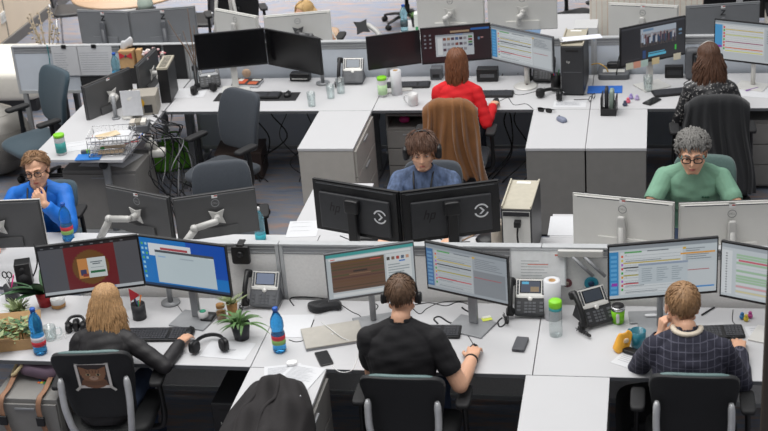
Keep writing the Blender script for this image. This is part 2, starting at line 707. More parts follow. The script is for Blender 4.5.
def divider(label, x0, x1, y, z0, z1, panel, group, feet=True):
    t = thing('divider_screen', label, 'desk divider', ((x0+x1)/2, y, 0), 0, group)
    w = (x1-x0)/2-.002
    b = MB('alu')
    b.box(-w, w, -.026, .026, z1-.014, z1)
    b.box(-w, -w+.022, -.024, .024, z0, z1-.0145)
    b.box(w-.022, w, -.024, .024, z0, z1-.0145)
    b.box(-w+.022, w-.022, -.022, .022, z0, z0+.03)
    b.build('frame', t, bevel=.002)
    b = MB('alu_dark')
    h = z1-.0145
    b.box(-w+.0225, w-.0225, -.016, .016, h-.058, h)
    for k in (.02, .046):
        b.box(-w+.0225, w-.0225, -.019, .019, h-k-.004, h-k, 'alu')
    b.build('accessory_rail', t)
    MB(panel).box(-w+.0225, w-.0225, -.014, .014, z0+.031, h-.059).build('panel', t)
    for s in (-1, 1):
        b = MB('alu_dark')
        b.box(s*(w-.05)-.02, s*(w-.05)+.02, -.018, .018, 0.012, z0)
        b.box(s*(w-.05)-.03, s*(w-.05)+.03, -.1, .1, 0, .012)
        b.build('foot', t)
    return t


def furniture():
    g = 'white desks of the front row'
    desk('white desk at front left where the blonde woman sits', -2.1, 0, 0, .8, g)
    desk('white middle desk of the front row under the man in black T-shirt', 0, 1.6, 0, .8, g)
    desk('white desk at front right where the man in the checked jumper sits', 1.6, 3.4, 0, .8, g)
    g = 'white desks of the second row'
    desk('white desk of the man in the blue jacket, with two dark monitors on silver arms', -3.3, 0.04, .9, 1.7, g)
    desk('white desk behind the two black monitors, where the man with headphones sits', .04, 1.76, .9, 1.7, g)
    desk('white desk behind the two silver monitors of the man in the green T-shirt', 1.76, 3.6, .9, 1.7, g)
    g = 'white desks of the third row'
    desk('white desk under the twin black switched-off monitors with the orange book', -1.8, -.021, 4.0, 4.8, g)
    desk('white desk where the woman in the red jumper works', -.021, 1.74, 4.0, 4.8, g)
    desk('white desk where the woman in the sequin top works', 1.74, 3.6, 4.0, 4.8, g)
    g = 'white desks of the back row'
    desk('white back row desk under the two grey monitors beside the round wooden table', -3.2, -1.75, 4.92, 5.7, g)
    desk('white back row desk of the blonde woman seen over her monitor', -1.75, 0.05, 4.92, 5.7, g)
    desk('white back row desk behind the red jumper woman, under two big silver monitors', .05, 1.35, 4.92, 5.7, g)
    desk('white back row desk at far right with silver and dark grey monitors', 1.75, 3.6, 4.92, 5.7, g)
    desk('white desk wing with dark edge jutting back between the silver monitors at the back', 1.2, 1.72, 5.72, 6.5, g, tray=False)
    desk('small white desk wing at the back carrying bottles and a carton', -.12, .3, 5.72, 6.4, g, tray=False)
    # the cluttered side desk on the left, standing on T legs
    t = thing('side_desk', 'cluttered white desk at left on grey round legs, with wire tray and lime-lidded tub', 'desk', (-2.2, 3.9, 0))
    MB('desk_white').prism([(-.39, -.92), (.39, -.92), (.39, .9), (-.39, .9)], TOP-.024, TOP).build('desktop', t, bevel=.002)
    for y in (-.74, .7):
        b = MB('alu_dark')
        b.cyl((.17, y, .05), (.17, y, TOP-.025), .032)
        b.build('leg', t)
        b = MB('alu_dark')
        b.box(-.3, .3, y-.04, y+.04, 0, .05)
        b.build('foot', t, bevel=.01)
    b = MB('black_plastic')
    b.cyl((.17, -.775, .64), (.17, -.80, .64), .035)
    b.build('height_knob', t)
    # returns
    g = 'white-topped return cabinets'
    return_cabinet('return cabinet at front left with the black jacket lying on it', 0, .445, -.82, 0, 'grey_laminate', g, 1)
    return_cabinet('bare white return cabinet at front between the black T-shirt man and the checked jumper man', 1.564, 2.02, -.82, 0, 'grey_laminate', g)
    return_cabinet('return cabinet behind the black monitors, reaching into the aisle', -.175, .255, 1.7, 2.556, 'warm_laminate', g)
    return_cabinet('short return cabinet behind the beige-sided computer tower', 1.575, 2.03, 1.7, 2.06, 'grey_laminate', g)
    return_cabinet('return cabinet with pale front standing left of the pedestal by the brown coat', -.466, -.023, 3.2, 4.0, 'warm_laminate', g, 1)
    return_cabinet('return cabinet with grey front under the sunglasses, left of the pair', 1.294, 1.739, 3.2, 4.0, 'grey_laminate', g)
    return_cabinet('return cabinet with grey front under the black desk organiser, right of the pair', 1.741, 2.19, 3.2, 4.0, 'grey_laminate', g)
    # dividers
    g = 'dividers behind the front row'  # lower panels added down to the floor to keep the under-desk space dark
    divider('desk divider behind the red and blue screens', -1.34, .0, .85, .04, 1.11, 'screen_fabric', g)
    divider('desk divider behind the black T-shirt man', 0, 1.6, .85, .04, 1.11, 'screen_fabric', g)
    divider('desk divider behind the tilted desk phone at right', 1.6, 3.4, .85, .04, 1.11, 'screen_fabric', g)
    g = 'dividers behind the third row'  # all but the far left carried to the floor to block light from behind
    divider('desk divider at far left with clipped papers on it', -3.48, -1.82, 4.86, .6, 1.055, 'screen_blue', g)
    divider('desk divider behind the twin black switched-off monitors', -1.82, -.021, 4.86, .05, 1.055, 'screen_blue', g)
    divider('desk divider behind the red jumper woman', -.021, 1.74, 4.86, .05, 1.055, 'screen_blue', g)
    divider('desk divider behind the sequin top woman', 1.74, 3.6, 4.86, .05, 1.055, 'screen_blue', g)
    # drawer pedestals
    def pedestal(label, x0, x1, y0, y1, h, m, fy=-1, n=3, shelf=False):
        t = thing('drawer_pedestal', label, 'drawer unit', ((x0+x1)/2, (y0+y1)/2, 0), 0, None)
        w, d = (x1-x0)/2, (y1-y0)/2
        b = MB(m)
        b.box(-w, w, -d, d, .03, h)
        if shelf:
            b.box(-w, w, -d, d, h+.1, h+.12)
            b.box(-w, -w+.018, -d, d, h, h+.1)
            b.box(w-.018, w, -d, d, h, h+.1)
        b.build('body', t, bevel=.004)
        for sx in (-1, 1):
            for sy in (-1, 1):
                MB('rubber').cyl((sx*(w-.05)-.012, sy*(d-.05), .018), (sx*(w-.05)+.012, sy*(d-.05), .018), .018).build('castor', t)
        for i in range(n):
            z0 = .05+i*(h-.07)/n
            q = MB(m)
            q.box(-w+.006, w-.006, -d-.016, -d-.0005, z0, z0+(h-.07)/n-.008)
            dr = q.build('drawer', t, bevel=.003)
            MB('alu_dark').box(-.06, .06, -d-.024, -d-.0165, z0+(h-.07)/n-.04, z0+(h-.07)/n-.03).build('handle', dr)
        return t
    pedestal('wide grey drawer unit under the cluttered side desk with papers on top', -2.42, -1.80, 3.18, 3.62, .56, 'grey_laminate', n=1)
    pedestal('grey drawer pedestal with open top shelf under the red jumper woman\'s desk', .06, .46, 4.12, 4.62, .54, 'grey_laminate', shelf=True)
    pedestal('grey drawer unit at front left with a purple bag on top', -1.52, -1.12, -.19, .36, .60, 'grey_laminate', n=2)
    pedestal('grey drawer unit under the sequin top woman\'s desk at right edge', 2.98, 3.42, 4.1, 4.6, .6, 'grey_laminate', n=3)
    # foreground post
    b = MB('brown_post')
    b.box(-.045, .045, -.03, .03, 0, 3.2)
    o = b.build('steel_post', loc=(2.81, -.66, 0), bevel=.01)
    tag(o, 'dark brown post standing at the right edge of the photo', 'post')


# ------------------------------------------------------------------ monitors
def content(kind, seed=1):
    """rectangles (x0, y0, x1, y1, colour) in screen units, origin bottom left"""
    R = random.Random(seed)
    r = []
    def lines(x0, x1, y0, y1, n, c, jag=.5, h=.4):
        for i in range(n):
            y = y1-(i+.7)*(y1-y0)/n
            r.append((x0, y, x0+(x1-x0)*(1-jag*R.random()), y+h*(y1-y0)/n, c))
    if kind == 'red':
        r += [(0, 0, 1, 1, '*54555a'), (0, .94, 1, 1, '*17181b'), (.0, 0, 1, .06, '*b9bfc4'), (.25, .06, .76, .94, '*6b1c20')]
        for k in range(16):      # golden round emblem built from bands
            a = -PI/2+PI*(k+.5)/16
            hw = .185*math.cos(a)
            r.append((.5-hw, .49+.33*math.sin(a)-.035, .5+hw, .49+.33*math.sin(a)+.035, '*6e4a20'))
        r += [(.37, .27, .655, .68, '*cfd6d6'), (.37, .27, .47, .68, '*c98a4e'), (.39, .33, .45, .45, '*3a3f63'), (.41, .3, .465, .36, '*8a3c30'),
              (.49, .36, .64, .41, '*2c6b46'), (.5, .58, .62, .6, '*55606a'), (.52, .54, .60, .56, '*55606a'), (.5, .47, .63, .48, '*8a949a'), (.6, .015, .72, .05, '*4a78c0')]
        for i in range(9):
            r.append((.03+i*.1, .96, .06+i*.1, .98, '*6a6d72'))
    elif kind == 'blue':
        r += [(0, 0, 1, 1, '*0a78c8'), (.55, .3, 1, 1, '*0c50b4'), (.1, .64, .6, .9, '*dfe5ea'), (.24, .78, .56, .83, '*b04a50'), (.24, .73, .5, .76, '*7c8288'),
              (.17, .08, .86, .76, '*c3d2d8'), (.17, .72, .86, .77, '*4a5056'), (.2, .62, .29, .65, '*9ab8d8'), (.46, .62, .62, .645, '*a8b6c0'), (.8, .7, .85, .72, '*dfe6ea'), (0, 0, 1, .05, '*1c3c60')]
        for i in range(8):
            for j in range(1 + (i < 4)):
                r.append((.015+.045*j, .85-.1*i, .04+.045*j, .9-.1*i, '*9fd4ea' if (i+j) % 3 else '*5ab06a'))
    elif kind == 'dunes':
        r += [(0, 0, 1, 1, '*bcc4c8'), (0, .93, 1, 1, '*4aa2a0'), (.03, .86, .97, .91, '*dfe3e4'), (.05, .87, .1, .89, '*d05a50'), (.05, .14, .66, .84, '*6a5040')]
        for i in range(10):
            y = .16+.068*i
            r.append((.05, y, .66, y+.022, '*%02x%02x%02x' % (88+R.randint(-14, 30), 66+R.randint(-10, 20), 50+R.randint(-8, 16))))
        r += [(.3, .55, .46, .59, '*3a3230'), (.25, .5, .5, .52, '*8a6c58')]
        r.append((.68, .12, .97, .84, '*d5dadb'))
        for i in range(5):
            r.append((.69+.055*i, .70, .725+.055*i, .77, ['*4a4440', '*80685a', '*b04840', '*5a6a80', '*c89a80'][i]))
        r += [(.5, .78, .62, .8, '*d05a58'), (.83, .64, .9, .67, '*3a7ac8')]
        lines(.7, .95, .2, .62, 7, '*9aa4a8')
        r += [(.05, .03, .97, .1, '*d8dcdd')]
    elif kind in ('sheet', 'sheet2', 'sheet3'):
        bg = {'sheet': '*a3abb2', 'sheet2': '*c4cdd2', 'sheet3': '*b8bec2'}[kind]
        r += [(0, 0, 1, 1, bg), (0, .93, 1, 1, '*8d959c'), (0, .06, .085, .9, '*3f6fa0' if kind == 'sheet' else '*3a8cc4')]
        for i in range(9):
            r.append((.012, .1+.085*i, .07, .15+.085*i, '*6f9cc4' if kind == 'sheet' else '*62aadc'))
        if kind == 'sheet2':
            r.append((.02, .24, .075, .3, '*9a40b0'))
        split = .58 if kind == 'sheet' else .68
        r.append((.1, .06, split, .88, '*b9c0c4' if kind == 'sheet' else '*d6dcdf'))
        for i in range(13):
            y = .08+.06*i
            r.append((.14, y, split-.02, y+.006, '*98a0a6'))
            if R.random() < .7:
                r.append((.15, y+.02, .15+R.random()*.35, y+.035, '*8a9298'))
        cols = ['*40a848', '*d04a50', '*b060c8', '*e0a030', '*40a848', '*d04a50', '*b060c8', '*d8c84a', '*e06030']
        for i in range(9):
            r.append((.11, .14+.08*i, .128, .185+.08*i, cols[i]))
        for y, c in ((.26, '*c84a54'), (.42, '*b0a848'), (.57, '*3c3c40'), (.66, '*c8b45a')):
            r.append((.13, y, split-.02, y+.022, c))
        r.append((split+.01, .06, .98, .6, '*8a9096' if kind == 'sheet' else '*c9d0d4'))
        lines(split+.03, .95, .64, .88, 6, '*878e94')
        r += [(split+.02, .44, .93, .455, '*b05a60'), (split, .86, split+.03, .9, '*d8b040'), (.14, .86, .3, .89, '*5aa860'), (.35, .87, .55, .89, '*7a8288')]
        if kind == 'sheet2':
            r += [(.27, .24, .73, .64, '*c2ccd2'), (.27, .6, .73, .64, '*96a4b8')]
            for i in range(3):
                lines(.3+.14*i, .41+.14*i, .28, .56, 7, '*9aa6ae')
            r += [(.66, .76, .98, .79, '*e0a040'), (.8, .1, .98, .13, '*4a90d0')]
    elif kind == 'rows':
        r += [(0, 0, 1, 1, '*c9d1d6'), (0, .93, 1, 1, '*a9b1b8'), (.0, .05, .1, .88, '*dde2e5')]
        for i in range(16):
            y = .05+.05*i
            c = R.choice(['*d8dde0', '*d8dde0', '*d8a8ac', '*a8c8a8', '*d8d0a8', '*d8dde0'])
            r.append((.14, y, .9, y+.038, c))
            r.append((.04, y+.01, .055, y+.028, '*4a5058'))
        r.append((.16, .7, .5, .735, '*d06a78'))
    elif kind == 'schedule':
        r += [(0, 0, 1, 1, '*c6ccd0'), (0, .94, 1, 1, '*9aa2a8'), (0, .36, .1, .9, '*4aa0d8'), (0, .3, .1, .36, '*8a40b0'), (.12, .2, .66, .9, '*dcdfe0')]
        for i in range(14):
            r.append((.14, .22+.05*i, .65, .225+.05*i, '*a8b0b4'))
        for y, c in ((.78, '*d0b85a'), (.64, '*c8d070'), (.46, '*9a4a70'), (.3, '*e06a30'), (.22, '*d8d850')):
            r.append((.14, y, .65, y+.022, c))
        for i in range(8):
            r.append((.115, .25+.08*i, .135, .31+.08*i, '*d84a50' if i % 3 else '*50b050'))
        r.append((.68, .05, .99, .88, '*bcc4c8'))
        lines(.7, .96, .5, .86, 6, '*98a0a6')
        r.append((.84, .0, .97, .03, '*50c050'))
    elif kind == 'maroon':
        r += [(0, 0, 1, 1, '*24161a'), (.3, .0, .72, 1, '*2e181c'), (.3, .02, .36, .98, '*2a171b'), (.72, .88, .99, .94, '*2a62a8'), (.42, .84, .7, .9, '*a08a70'),
              (.2, .15, .76, .8, '*b9bfc4'), (.2, .75, .76, .8, '*8f979e'), (.23, .2, .3, .7, '*d4d8da'), (.5, .77, .6, .785, '*4a80c8')]
        for j in range(3):
            for i in range(6):
                r.append((.31+.06*i, .62-.16*j, .355+.06*i, .7-.16*j, R.choice(['*4a3a48', '*804a40', '*405a80', '*8a8a90', '*a07a60'])))
        for j in range(4):
            r.append((.68, .42+.08*j, .74, .48+.08*j, R.choice(['*803a40', '*40506a', '*508050'])))
        for j in range(4):
            for i in range(2):
                r.append((.035+.075*i, .42+.12*j, .065+.075*i, .47+.12*j, '*7c838a'))
        r += [(.82, .58, .85, .66, '*5a7a98'), (.86, .62, .9, .66, '*a07878'), (0, 0, 1, .035, '*1c1418')]
    elif kind == 'video':
        r += [(0, 0, 1, 1, '*2b2c30'), (0, .95, 1, 1, '*44464c'), (.3, .4, .86, .9, '*8c8c94'), (.3, .75, .86, .9, '*aab4c0'), (.3, .4, .86, .52, '*5c5450'), (.34, .82, .5, .88, '*6c8aa8')]
        for row in range(2):
            for i in range(11):
                x = .315+.048*i+.02*row+.012*R.random()
                g = .50-.05*row+.03*R.random()
                h = .17+.06*R.random()-.02*row
                c = R.choice(['*2c3448', '*40384a', '*a8b4c4', '*5a3c44', '*30445e', '*b4b8c0', '*20242c'])
                r += [(x, g, x+.026, g+h, c), (x+.003, g-.1, x+.011, g, '*24262e'), (x+.015, g-.1, x+.023, g, '*24262e'), (x+.008, g+h, x+.018, g+h+.035, '*9a7a6a')]
        r += [(.42, .1, .7, .17, '*58b4d4'), (.42, .19, .68, .22, '*5aaaca'), (.33, .08, .38, .3, '*2e4a78'), (.84, .16, .865, .3, '*40c048'), (.9, .66, .95, .72, '*7898b0'), (.9, .56, .95, .6, '*607890'), (.05, .1, .28, .12, '*44464c')]
    elif kind == 'offred':
        r += [(0, 0, 1, 1, '*120a0c')]
    return r


def put_rects(b, rects, w, h, y, z0):
    """layered flat patches on the screen glass, facing -y"""
    for i, (x0, y0, x1, y1, c) in enumerate(rects):
        x0, x1, y0, y1 = [max(0, min(1, q)) for q in (x0, x1, y0, y1)]
        if x1 <= x0 or y1 <= y0:
            continue
        yy = y-.00002*i
        b.add([(-w/2+x0*w, yy, z0+y0*h), (-w/2+x1*w, yy, z0+y0*h), (-w/2+x1*w, yy, z0+y1*h), (-w/2+x0*w, yy, z0+y1*h)], [(0, 1, 2, 3)], c)


def logo_ring(b, X, m, letters=None):
    n = 28
    v, f = [], []
    for i in range(n):
        a = 2*PI*i/n
        for r in (.0225, .0262):
            v.append((r*math.cos(a), r*math.sin(a), 0))
    for i in range(n):
        j = (i+1) % n
        f.append((2*i, 2*i+1, 2*j+1, 2*j))
    b.add(v, f, m, X=X)
    if letters:
        b.text(letters, .016, X, m)


def logo_split_ring(b, X, m):
    """round emblem: two broken ring halves around a right-pointing chevron"""
    for a0 in (20, 200):
        v, f = [], []
        n = 16
        for i in range(n+1):
            a = math.radians(a0+140*i/n)
            for r in (.028, .036):
                v.append((r*math.cos(a), r*math.sin(a), 0))
        for i in range(n):
            f.append((2*i, 2*i+1, 2*i+3, 2*i+2))
        b.add(v, f, m, X=X)
    b.add([(-.012, .018, 0), (-.001, .018, 0), (.016, 0, 0), (.005, 0, 0), (-.001, -.018, 0), (-.012, -.018, 0)], [(0, 3, 2, 1), (5, 4, 2, 3)], m, X=X)


def logo_z(b, X, m, s=1.):
    b.add([(-.016*s, .02*s, 0), (.02*s, .02*s, 0), (.016*s, .013*s, 0), (-.012*s, .013*s, 0), (.004*s, .013*s, 0), (.016*s, .013*s, 0), (-.006*s, -.013*s, 0), (-.018*s, -.013*s, 0),
           (-.02*s, -.02*s, 0), (.016*s, -.02*s, 0), (.02*s, -.013*s, 0), (-.018*s, -.013*s, 0)], [(0, 3, 2, 1), (4, 7, 6, 5), (8, 9, 10, 11)], m, X=X)


def hp_letters(b, X, m):
    """slanted lower-case h and p made of straight strokes"""
    def bar(x, y0, y1, w=.006):
        k = .3
        b.add([(x+k*y0, y0, 0), (x+w+k*y0, y0, 0), (x+w+k*y1, y1, 0), (x+k*y1, y1, 0)], [(0, 1, 2, 3)], m, X=X)
    def hb(x0, x1, y, w=.006):
        k = .3
        b.add([(x0+k*y, y, 0), (x1+k*y, y, 0), (x1+k*(y+w), y+w, 0), (x0+k*(y+w), y+w, 0)], [(0, 1, 2, 3)], m, X=X)
    bar(-.026, -.016, .034)
    bar(-.008, -.016, .013)
    hb(-.026, -.004, .010)
    bar(.006, -.036, .013)
    bar(.024, -.016, .013)
    hb(.006, .028, .010)
    hb(.006, .028, -.019)


def monitor(label, loc, yaw, w, h, z, *, screen=None, back='dark_plastic', bez='black_plastic', stand='plate', tilt=0., logo=None, sticker=False, mark='#9a9da0',
            standm='alu', face=1, group=None, desk_z=TOP, arm_to=None, thick=.02, seed=1, base_r=.1, power_box=True):
    """screen on local -y; z = height of its top edge. face=-1 turns the screen towards +y (we then see the back)"""
    rz = math.radians(yaw)+(0 if face == 1 else PI)
    t = thing('monitor', label, 'monitor', (loc[0], loc[1], desk_z+.0005), rz, group)
    top = z-desk_z
    zb = top-h
    X = tr(0, 0, zb+h/2) @ rot('X', -tilt) @ tr(0, 0, -h/2)
    b = MB(bez)
    b.X = X
    b.box(-w/2, w/2, -.008, .006, 0, h)
    b.box(-w/2+.0, w/2, .006, .014, .0, h, back)
    b.box(-w*.485, w*.485, .014, .026, h*.03, h*.97, back)
    b.box(-w*.45, w*.45, .026, .0266, h*.945, h*.96, 'mid_plastic')
    if power_box:
        b.box(-w*.24, w*.24, .0262, .04, h*.04, h*.25, back)
    b.build('casing', t, bevel=.004)
    s = MB('screen_off')
    s.X = X
    iw, ih, o = w-.014, h-.024, .015
    s.add([(-iw/2, -.0084, o), (iw/2, -.0084, o), (iw/2, -.0084, o+ih), (-iw/2, -.0084, o+ih)], [(0, 1, 2, 3)])
    if screen:
        put_rects(s, content(screen, seed), iw, ih, -.0087, o)
    s.build('screen', t)
    if logo:
        q = MB(mark)
        Xl = X @ tr(0, .0268, h*.79) @ Matrix(((-1, 0, 0, 0), (0, 0, 1, 0), (0, 1, 0, 0), (0, 0, 0, 1)))
        if logo == 'dell':
            logo_ring(q, Xl, mark, 'DELL')
        elif logo == 'z':
            logo_z(q, Xl, mark, 1.15)
        elif logo == 'hp':
            FX = Matrix(((-1, 0, 0, 0), (0, 0, 1, 0), (0, 1, 0, 0), (0, 0, 0, 1)))
            logo_split_ring(q, X @ tr(-.185, .0455, h*.50) @ FX @ Matrix.Scale(1.3, 4), '#d8dadc')
            ql = MB('black_plastic')
            hp_letters(ql, X @ tr(.14, .0456, h*.52) @ FX @ Matrix.Scale(1.25, 4), '#070708')
            ql.build('lettering', t)
        q.build('emblem', t)
    if logo == 'hp':
        q = MB('dark_plastic')
        q.X = X
        q.box(-w*.41, w*.41, .0145, .045, h*.10, h*.80)
        q.build('back_hump', t, bevel=.008)
    if sticker:
        q = MB('#e4e4e4')
        q.X = X
        q.box(-.018, .018, .0155, .0272, h*.905, h*.97)
        q.box(-.017, .003, .0273, .0276, h*.94, h*.965, '#b8483c')
        q.build('sticker', t)
    cz = zb+h*.5
    if stand == 'plate':
        b = MB(standm)
        b.box(-.028, .028, .034, .058, .012, cz+.05)
        b.build('stand_neck', t, bevel=.006)
        b = MB(standm)
        b.box(-.12, .12, -.09, .11, 0, .011)
        b.build('stand_base', t, bevel=.004)
    elif stand == 'round':
        b = MB(standm)
        b.cyl((0, .05, .012), (0, .05, cz), .022)
        b.rbox((0, .046, cz), (.1, .03, .1), .3)
        b.build('stand_neck', t)
        b = MB(standm)
        b.lathe([(base_r, 0), (base_r, .008), (base_r*.9, .014), (.03, .018)], (0, .03, 0), 32)
        b.build('stand_base', t)
    elif stand == 'black':
        b = MB('black_plastic')
        b.box(-.032, .032, .046, .085, .012, cz+.04)
        b.rbox((0, .062, cz+.05), (.1, .05, .09), .3)
        b.build('stand_neck', t, bevel=.006)
        b = MB('black_plastic')
        b.box(-.13, .13, -.08, .12, 0, .014)
        b.build('stand_base', t, bevel=.006)
    elif stand == 'slim':
        b = MB(standm)
        b.rbox((0, .056, cz-.06), (.052, .03, .26), .35)
        b.cyl((0, .058, .012), (0, .058, cz), .019)
        b.build('stand_neck', t)
        b = MB(standm)
        b.box(-.12, .12, -.06, .12, 0, .01)
        b.build('stand_base', t, bevel=.004)
    elif stand == 'arm':
        # star-shaped mounting plate, gas-spring arm down to a clamp behind
        b = MB(standm)
        st = []
        for k in range(8):
            a = PI/4*k+PI/4
            rr = .072 if k % 2 == 0 else .034
            st.append((rr*math.cos(a), rr*math.sin(a)))
        b.prism(st, .0, .008, X=tr(0, .047, cz) @ rot('X', PI/2) @ tr(0, 0, -.008))
        b.cyl((0, .05, cz), (0, .095, cz), .022)
        b.build('mount_plate', t, bevel=.002)
        ax, ay = arm_to or (.2, .3)
        e = Vector((0, .11, cz))
        q = Vector((ax*.55, max(.13, ay*.55), cz-.02))
        c = Vector((ax, ay, .18))
        b = MB(standm)
        b.tube([e, e+(q-e)*.1, q], [.018, .022, .022], 10)
        b.ball(q, .027)
        b.tube([q+Vector((0, 0, -.01)), c+Vector((0, 0, .02))], [.024, .026], 10)
        b.build('arm', t)
        b = MB('alu_dark')
        b.cyl((ax, ay, .012), (ax, ay, .2), .017)
        b.cyl((ax, ay, 0), (ax, ay, .012), .06 if face == 1 else .035)
        b.build('clamp', t)
    return t


def monitors():
    gA = 'monitors on the front row desks'
    monitor('monitor showing a dark red picture with a white pop-up, in front of the blonde woman', (-1.082, .5), 17.5, .604, .345, 1.281, screen='red', bez='black_plastic', stand='arm', arm_to=(.43, .10), standm='silver_plastic', group=gA)
    monitor('monitor with a bright blue desktop and pale windows, front left', (-.489, .5), -12.8, .595, .34, 1.292, screen='blue', stand='plate', standm='alu_dark', group=gA)
    monitor('monitor showing brown dunes in a web page, left of the black T-shirt man', (.635, .5), 20.4, .526, .31, 1.257, screen='dunes', bez='mid_plastic', stand='slim', standm='alu_dark', group=gA)
    monitor('monitor with a grey schedule, right of the black T-shirt man', (1.198, .5), -21.6, .536, .31, 1.256, screen='sheet', stand='plate', standm='alu_dark', group=gA, base_r=.12)
    monitor('monitor with a pale schedule and pop-up table, in front of the checked jumper man', (2.298, .5), 12, .614, .348, 1.319, screen='sheet2', stand='slim', standm='alu_dark', group=gA)
    monitor('monitor with pink and green rows, cut off by the right edge', (2.9, .44), -21, .61, .348, 1.303, screen='rows', stand='slim', standm='silver_plastic', group=gA)
    gB = 'monitors of the second row seen from behind'
    monitor('silver monitor at the left edge seen from behind on a white arm', (-1.98, 1.2), 6, .58, .34, 1.215, face=-1, back='silver_dark', bez='silver_plastic', stand='arm', arm_to=(.3, .12), standm='silver_pale', logo=None, group=gB)
    monitor('dark monitor back on a silver arm, left of the dark pair in the second row', (-.996, 1.2), -20.9, .517, .305, 1.291, face=-1, back='silver_dark', stand='arm', arm_to=(.3, .1), standm='silver_pale', logo='dell', sticker=True, group=gB)
    monitor('dark monitor back on a silver arm, right of the dark pair beside the clear bottle', (-.493, 1.2), 20.6, .523, .305, 1.282, face=-1, back='silver_dark', stand='arm', arm_to=(.28, .1), standm='silver_pale', logo='dell', sticker=True, group=gB)
    monitor('black monitor back with a white round emblem, left of the black pair', (.429, 1.2), -19.4, .616, .349, 1.34, face=-1, back='black_plastic', stand='black', logo='hp', group=gB, power_box=False)
    monitor('black monitor back with a white round emblem, right of the black pair', (1.014, 1.2), 18, .613, .349, 1.335, face=-1, back='black_plastic', stand='black', logo='hp', group=gB, power_box=False)
    monitor('silver monitor back in front of the green T-shirt man, left of the two', (2.066, 1.2), -12.6, .62, .35, 1.266, face=-1, back='silver_plastic', stand='slim', standm='silver_pale', logo='dell', mark='#77787a', sticker=True, group=gB)
    monitor('silver monitor back in front of the green T-shirt man, right of the two', (2.70, 1.2), 5.8, .62, .35, 1.243, face=-1, back='silver_plastic', stand='slim', standm='silver_pale', logo='dell', mark='#77787a', sticker=True, group=gB)
    gC = 'monitors on the third row desks'
    monitor('switched-off black monitor above the orange book, left of the twin pair', (-1.309, 4.5), 14, .598, .32, 1.272, bez='black_plastic', stand='plate', standm='silver_plastic', group=gC)
    monitor('switched-off black monitor beside the third row desk phone, right of the twin pair', (-.762, 4.5), -28.3, .613, .322, 1.244, stand='arm', arm_to=(.1, .22), standm='silver_plastic', group=gC)
    monitor('dark monitor at the left of the red jumper woman', (.10, 4.5), 20.8, .456, .291, 1.229, screen='offred', stand='plate', standm='silver_plastic', group=gC)
    monitor('monitor with a maroon desktop straight in front of the red jumper woman', (.626, 4.5), 11.8, .58, .312, 1.287, screen='maroon', stand='plate', standm='silver_plastic', group=gC)
    monitor('monitor with a grey schedule at the right of the red jumper woman', (1.171, 4.5), -34.2, .65, .31, 1.238, screen='sheet3', bez='mid_plastic', stand='round', standm='silver_plastic', group=gC)
    monitor('monitor showing a photo of a crowd in dark software, edged with sticky notes', (2.225, 4.5), 31, .598, .329, 1.29, screen='video', stand='plate', standm='silver_plastic', group=gC)
    monitor('monitor with a coloured schedule at the right edge in the third row', (3.0, 4.45), -22, .62, .341, 1.289, screen='schedule', stand='slim', standm='silver_plastic', group=gC)
    gL = 'monitors on the cluttered side desk'
    monitor('dark monitor back with star mount on the cluttered side desk, lower of the pair', (-2.29, 4.05), 62, .53, .312, 1.04, face=-1, back='silver_dark', stand='arm', arm_to=(.12, .2), standm='silver_pale', sticker=True, group=gL)
    monitor('dark monitor back at the rear of the cluttered side desk, half hidden by the other', (-2.06, 4.42), 88, .48, .30, 1.085, face=-1, back='silver_dark', stand='arm', arm_to=(.1, .2), standm='silver_pale', sticker=True, group=gL)
    gD = 'monitors of the back row seen from behind'
    z = {'back': 'z_grey', 'bez': 'z_grey', 'logo': 'z', 'mark': '#1c1c1e', 'sticker': True, 'face': -1, 'group': gD, 'stand': 'slim', 'standm': 'mid_plastic'}
    monitor('grey monitor back with a black emblem, nearest the round wooden table', (-2.711, 5.25), -8.7, .538, .32, 1.248, **z)
    monitor('grey monitor back with a black emblem, behind the gift box', (-2.146, 5.25), 11.9, .595, .335, 1.256, **z)
    s = {'back': 'silver_plastic', 'bez': 'silver_plastic', 'logo': 'dell', 'mark': '#77787a', 'face': -1, 'group': gD}
    monitor('silver monitor back left of the blonde back row woman', (-1.455, 5.25), -29.7, .537, .31, 1.209, stand='slim', standm='silver_pale', **s)
    monitor('silver monitor back on a star mount just below the blonde back row woman', (-.898, 5.25), 12.7, .597, .33, 1.19, stand='arm', arm_to=(-.2, .12), standm='silver_dark', **s)
    monitor('big silver monitor back behind the red jumper woman, left of the two', (.488, 5.25), -4, .60, .36, 1.351, stand='arm', arm_to=(.05, -.12), standm='silver_pale', **s)
    monitor('big silver monitor back behind the red jumper woman, right of the two', (1.11, 5.27), 5, .60, .36, 1.351, stand='arm', arm_to=(.05, -.12), standm='silver_pale', **s)
    monitor('silver monitor back above the screen with the crowd photo', (2.142, 5.25), -12, .60, .34, 1.21, sticker=True, stand='slim', standm='silver_pale', **s)
    monitor('grey monitor back with a black emblem at the far right', (2.80, 5.25), 9, .62, .35, 1.20, **z)
    monitor('black monitor at the top right corner, behind the grey one', (2.95, 5.58), 6, .6, .34, 1.3, bez='black_plastic', face=-1, back='black_plastic', stand='plate', group=gD)


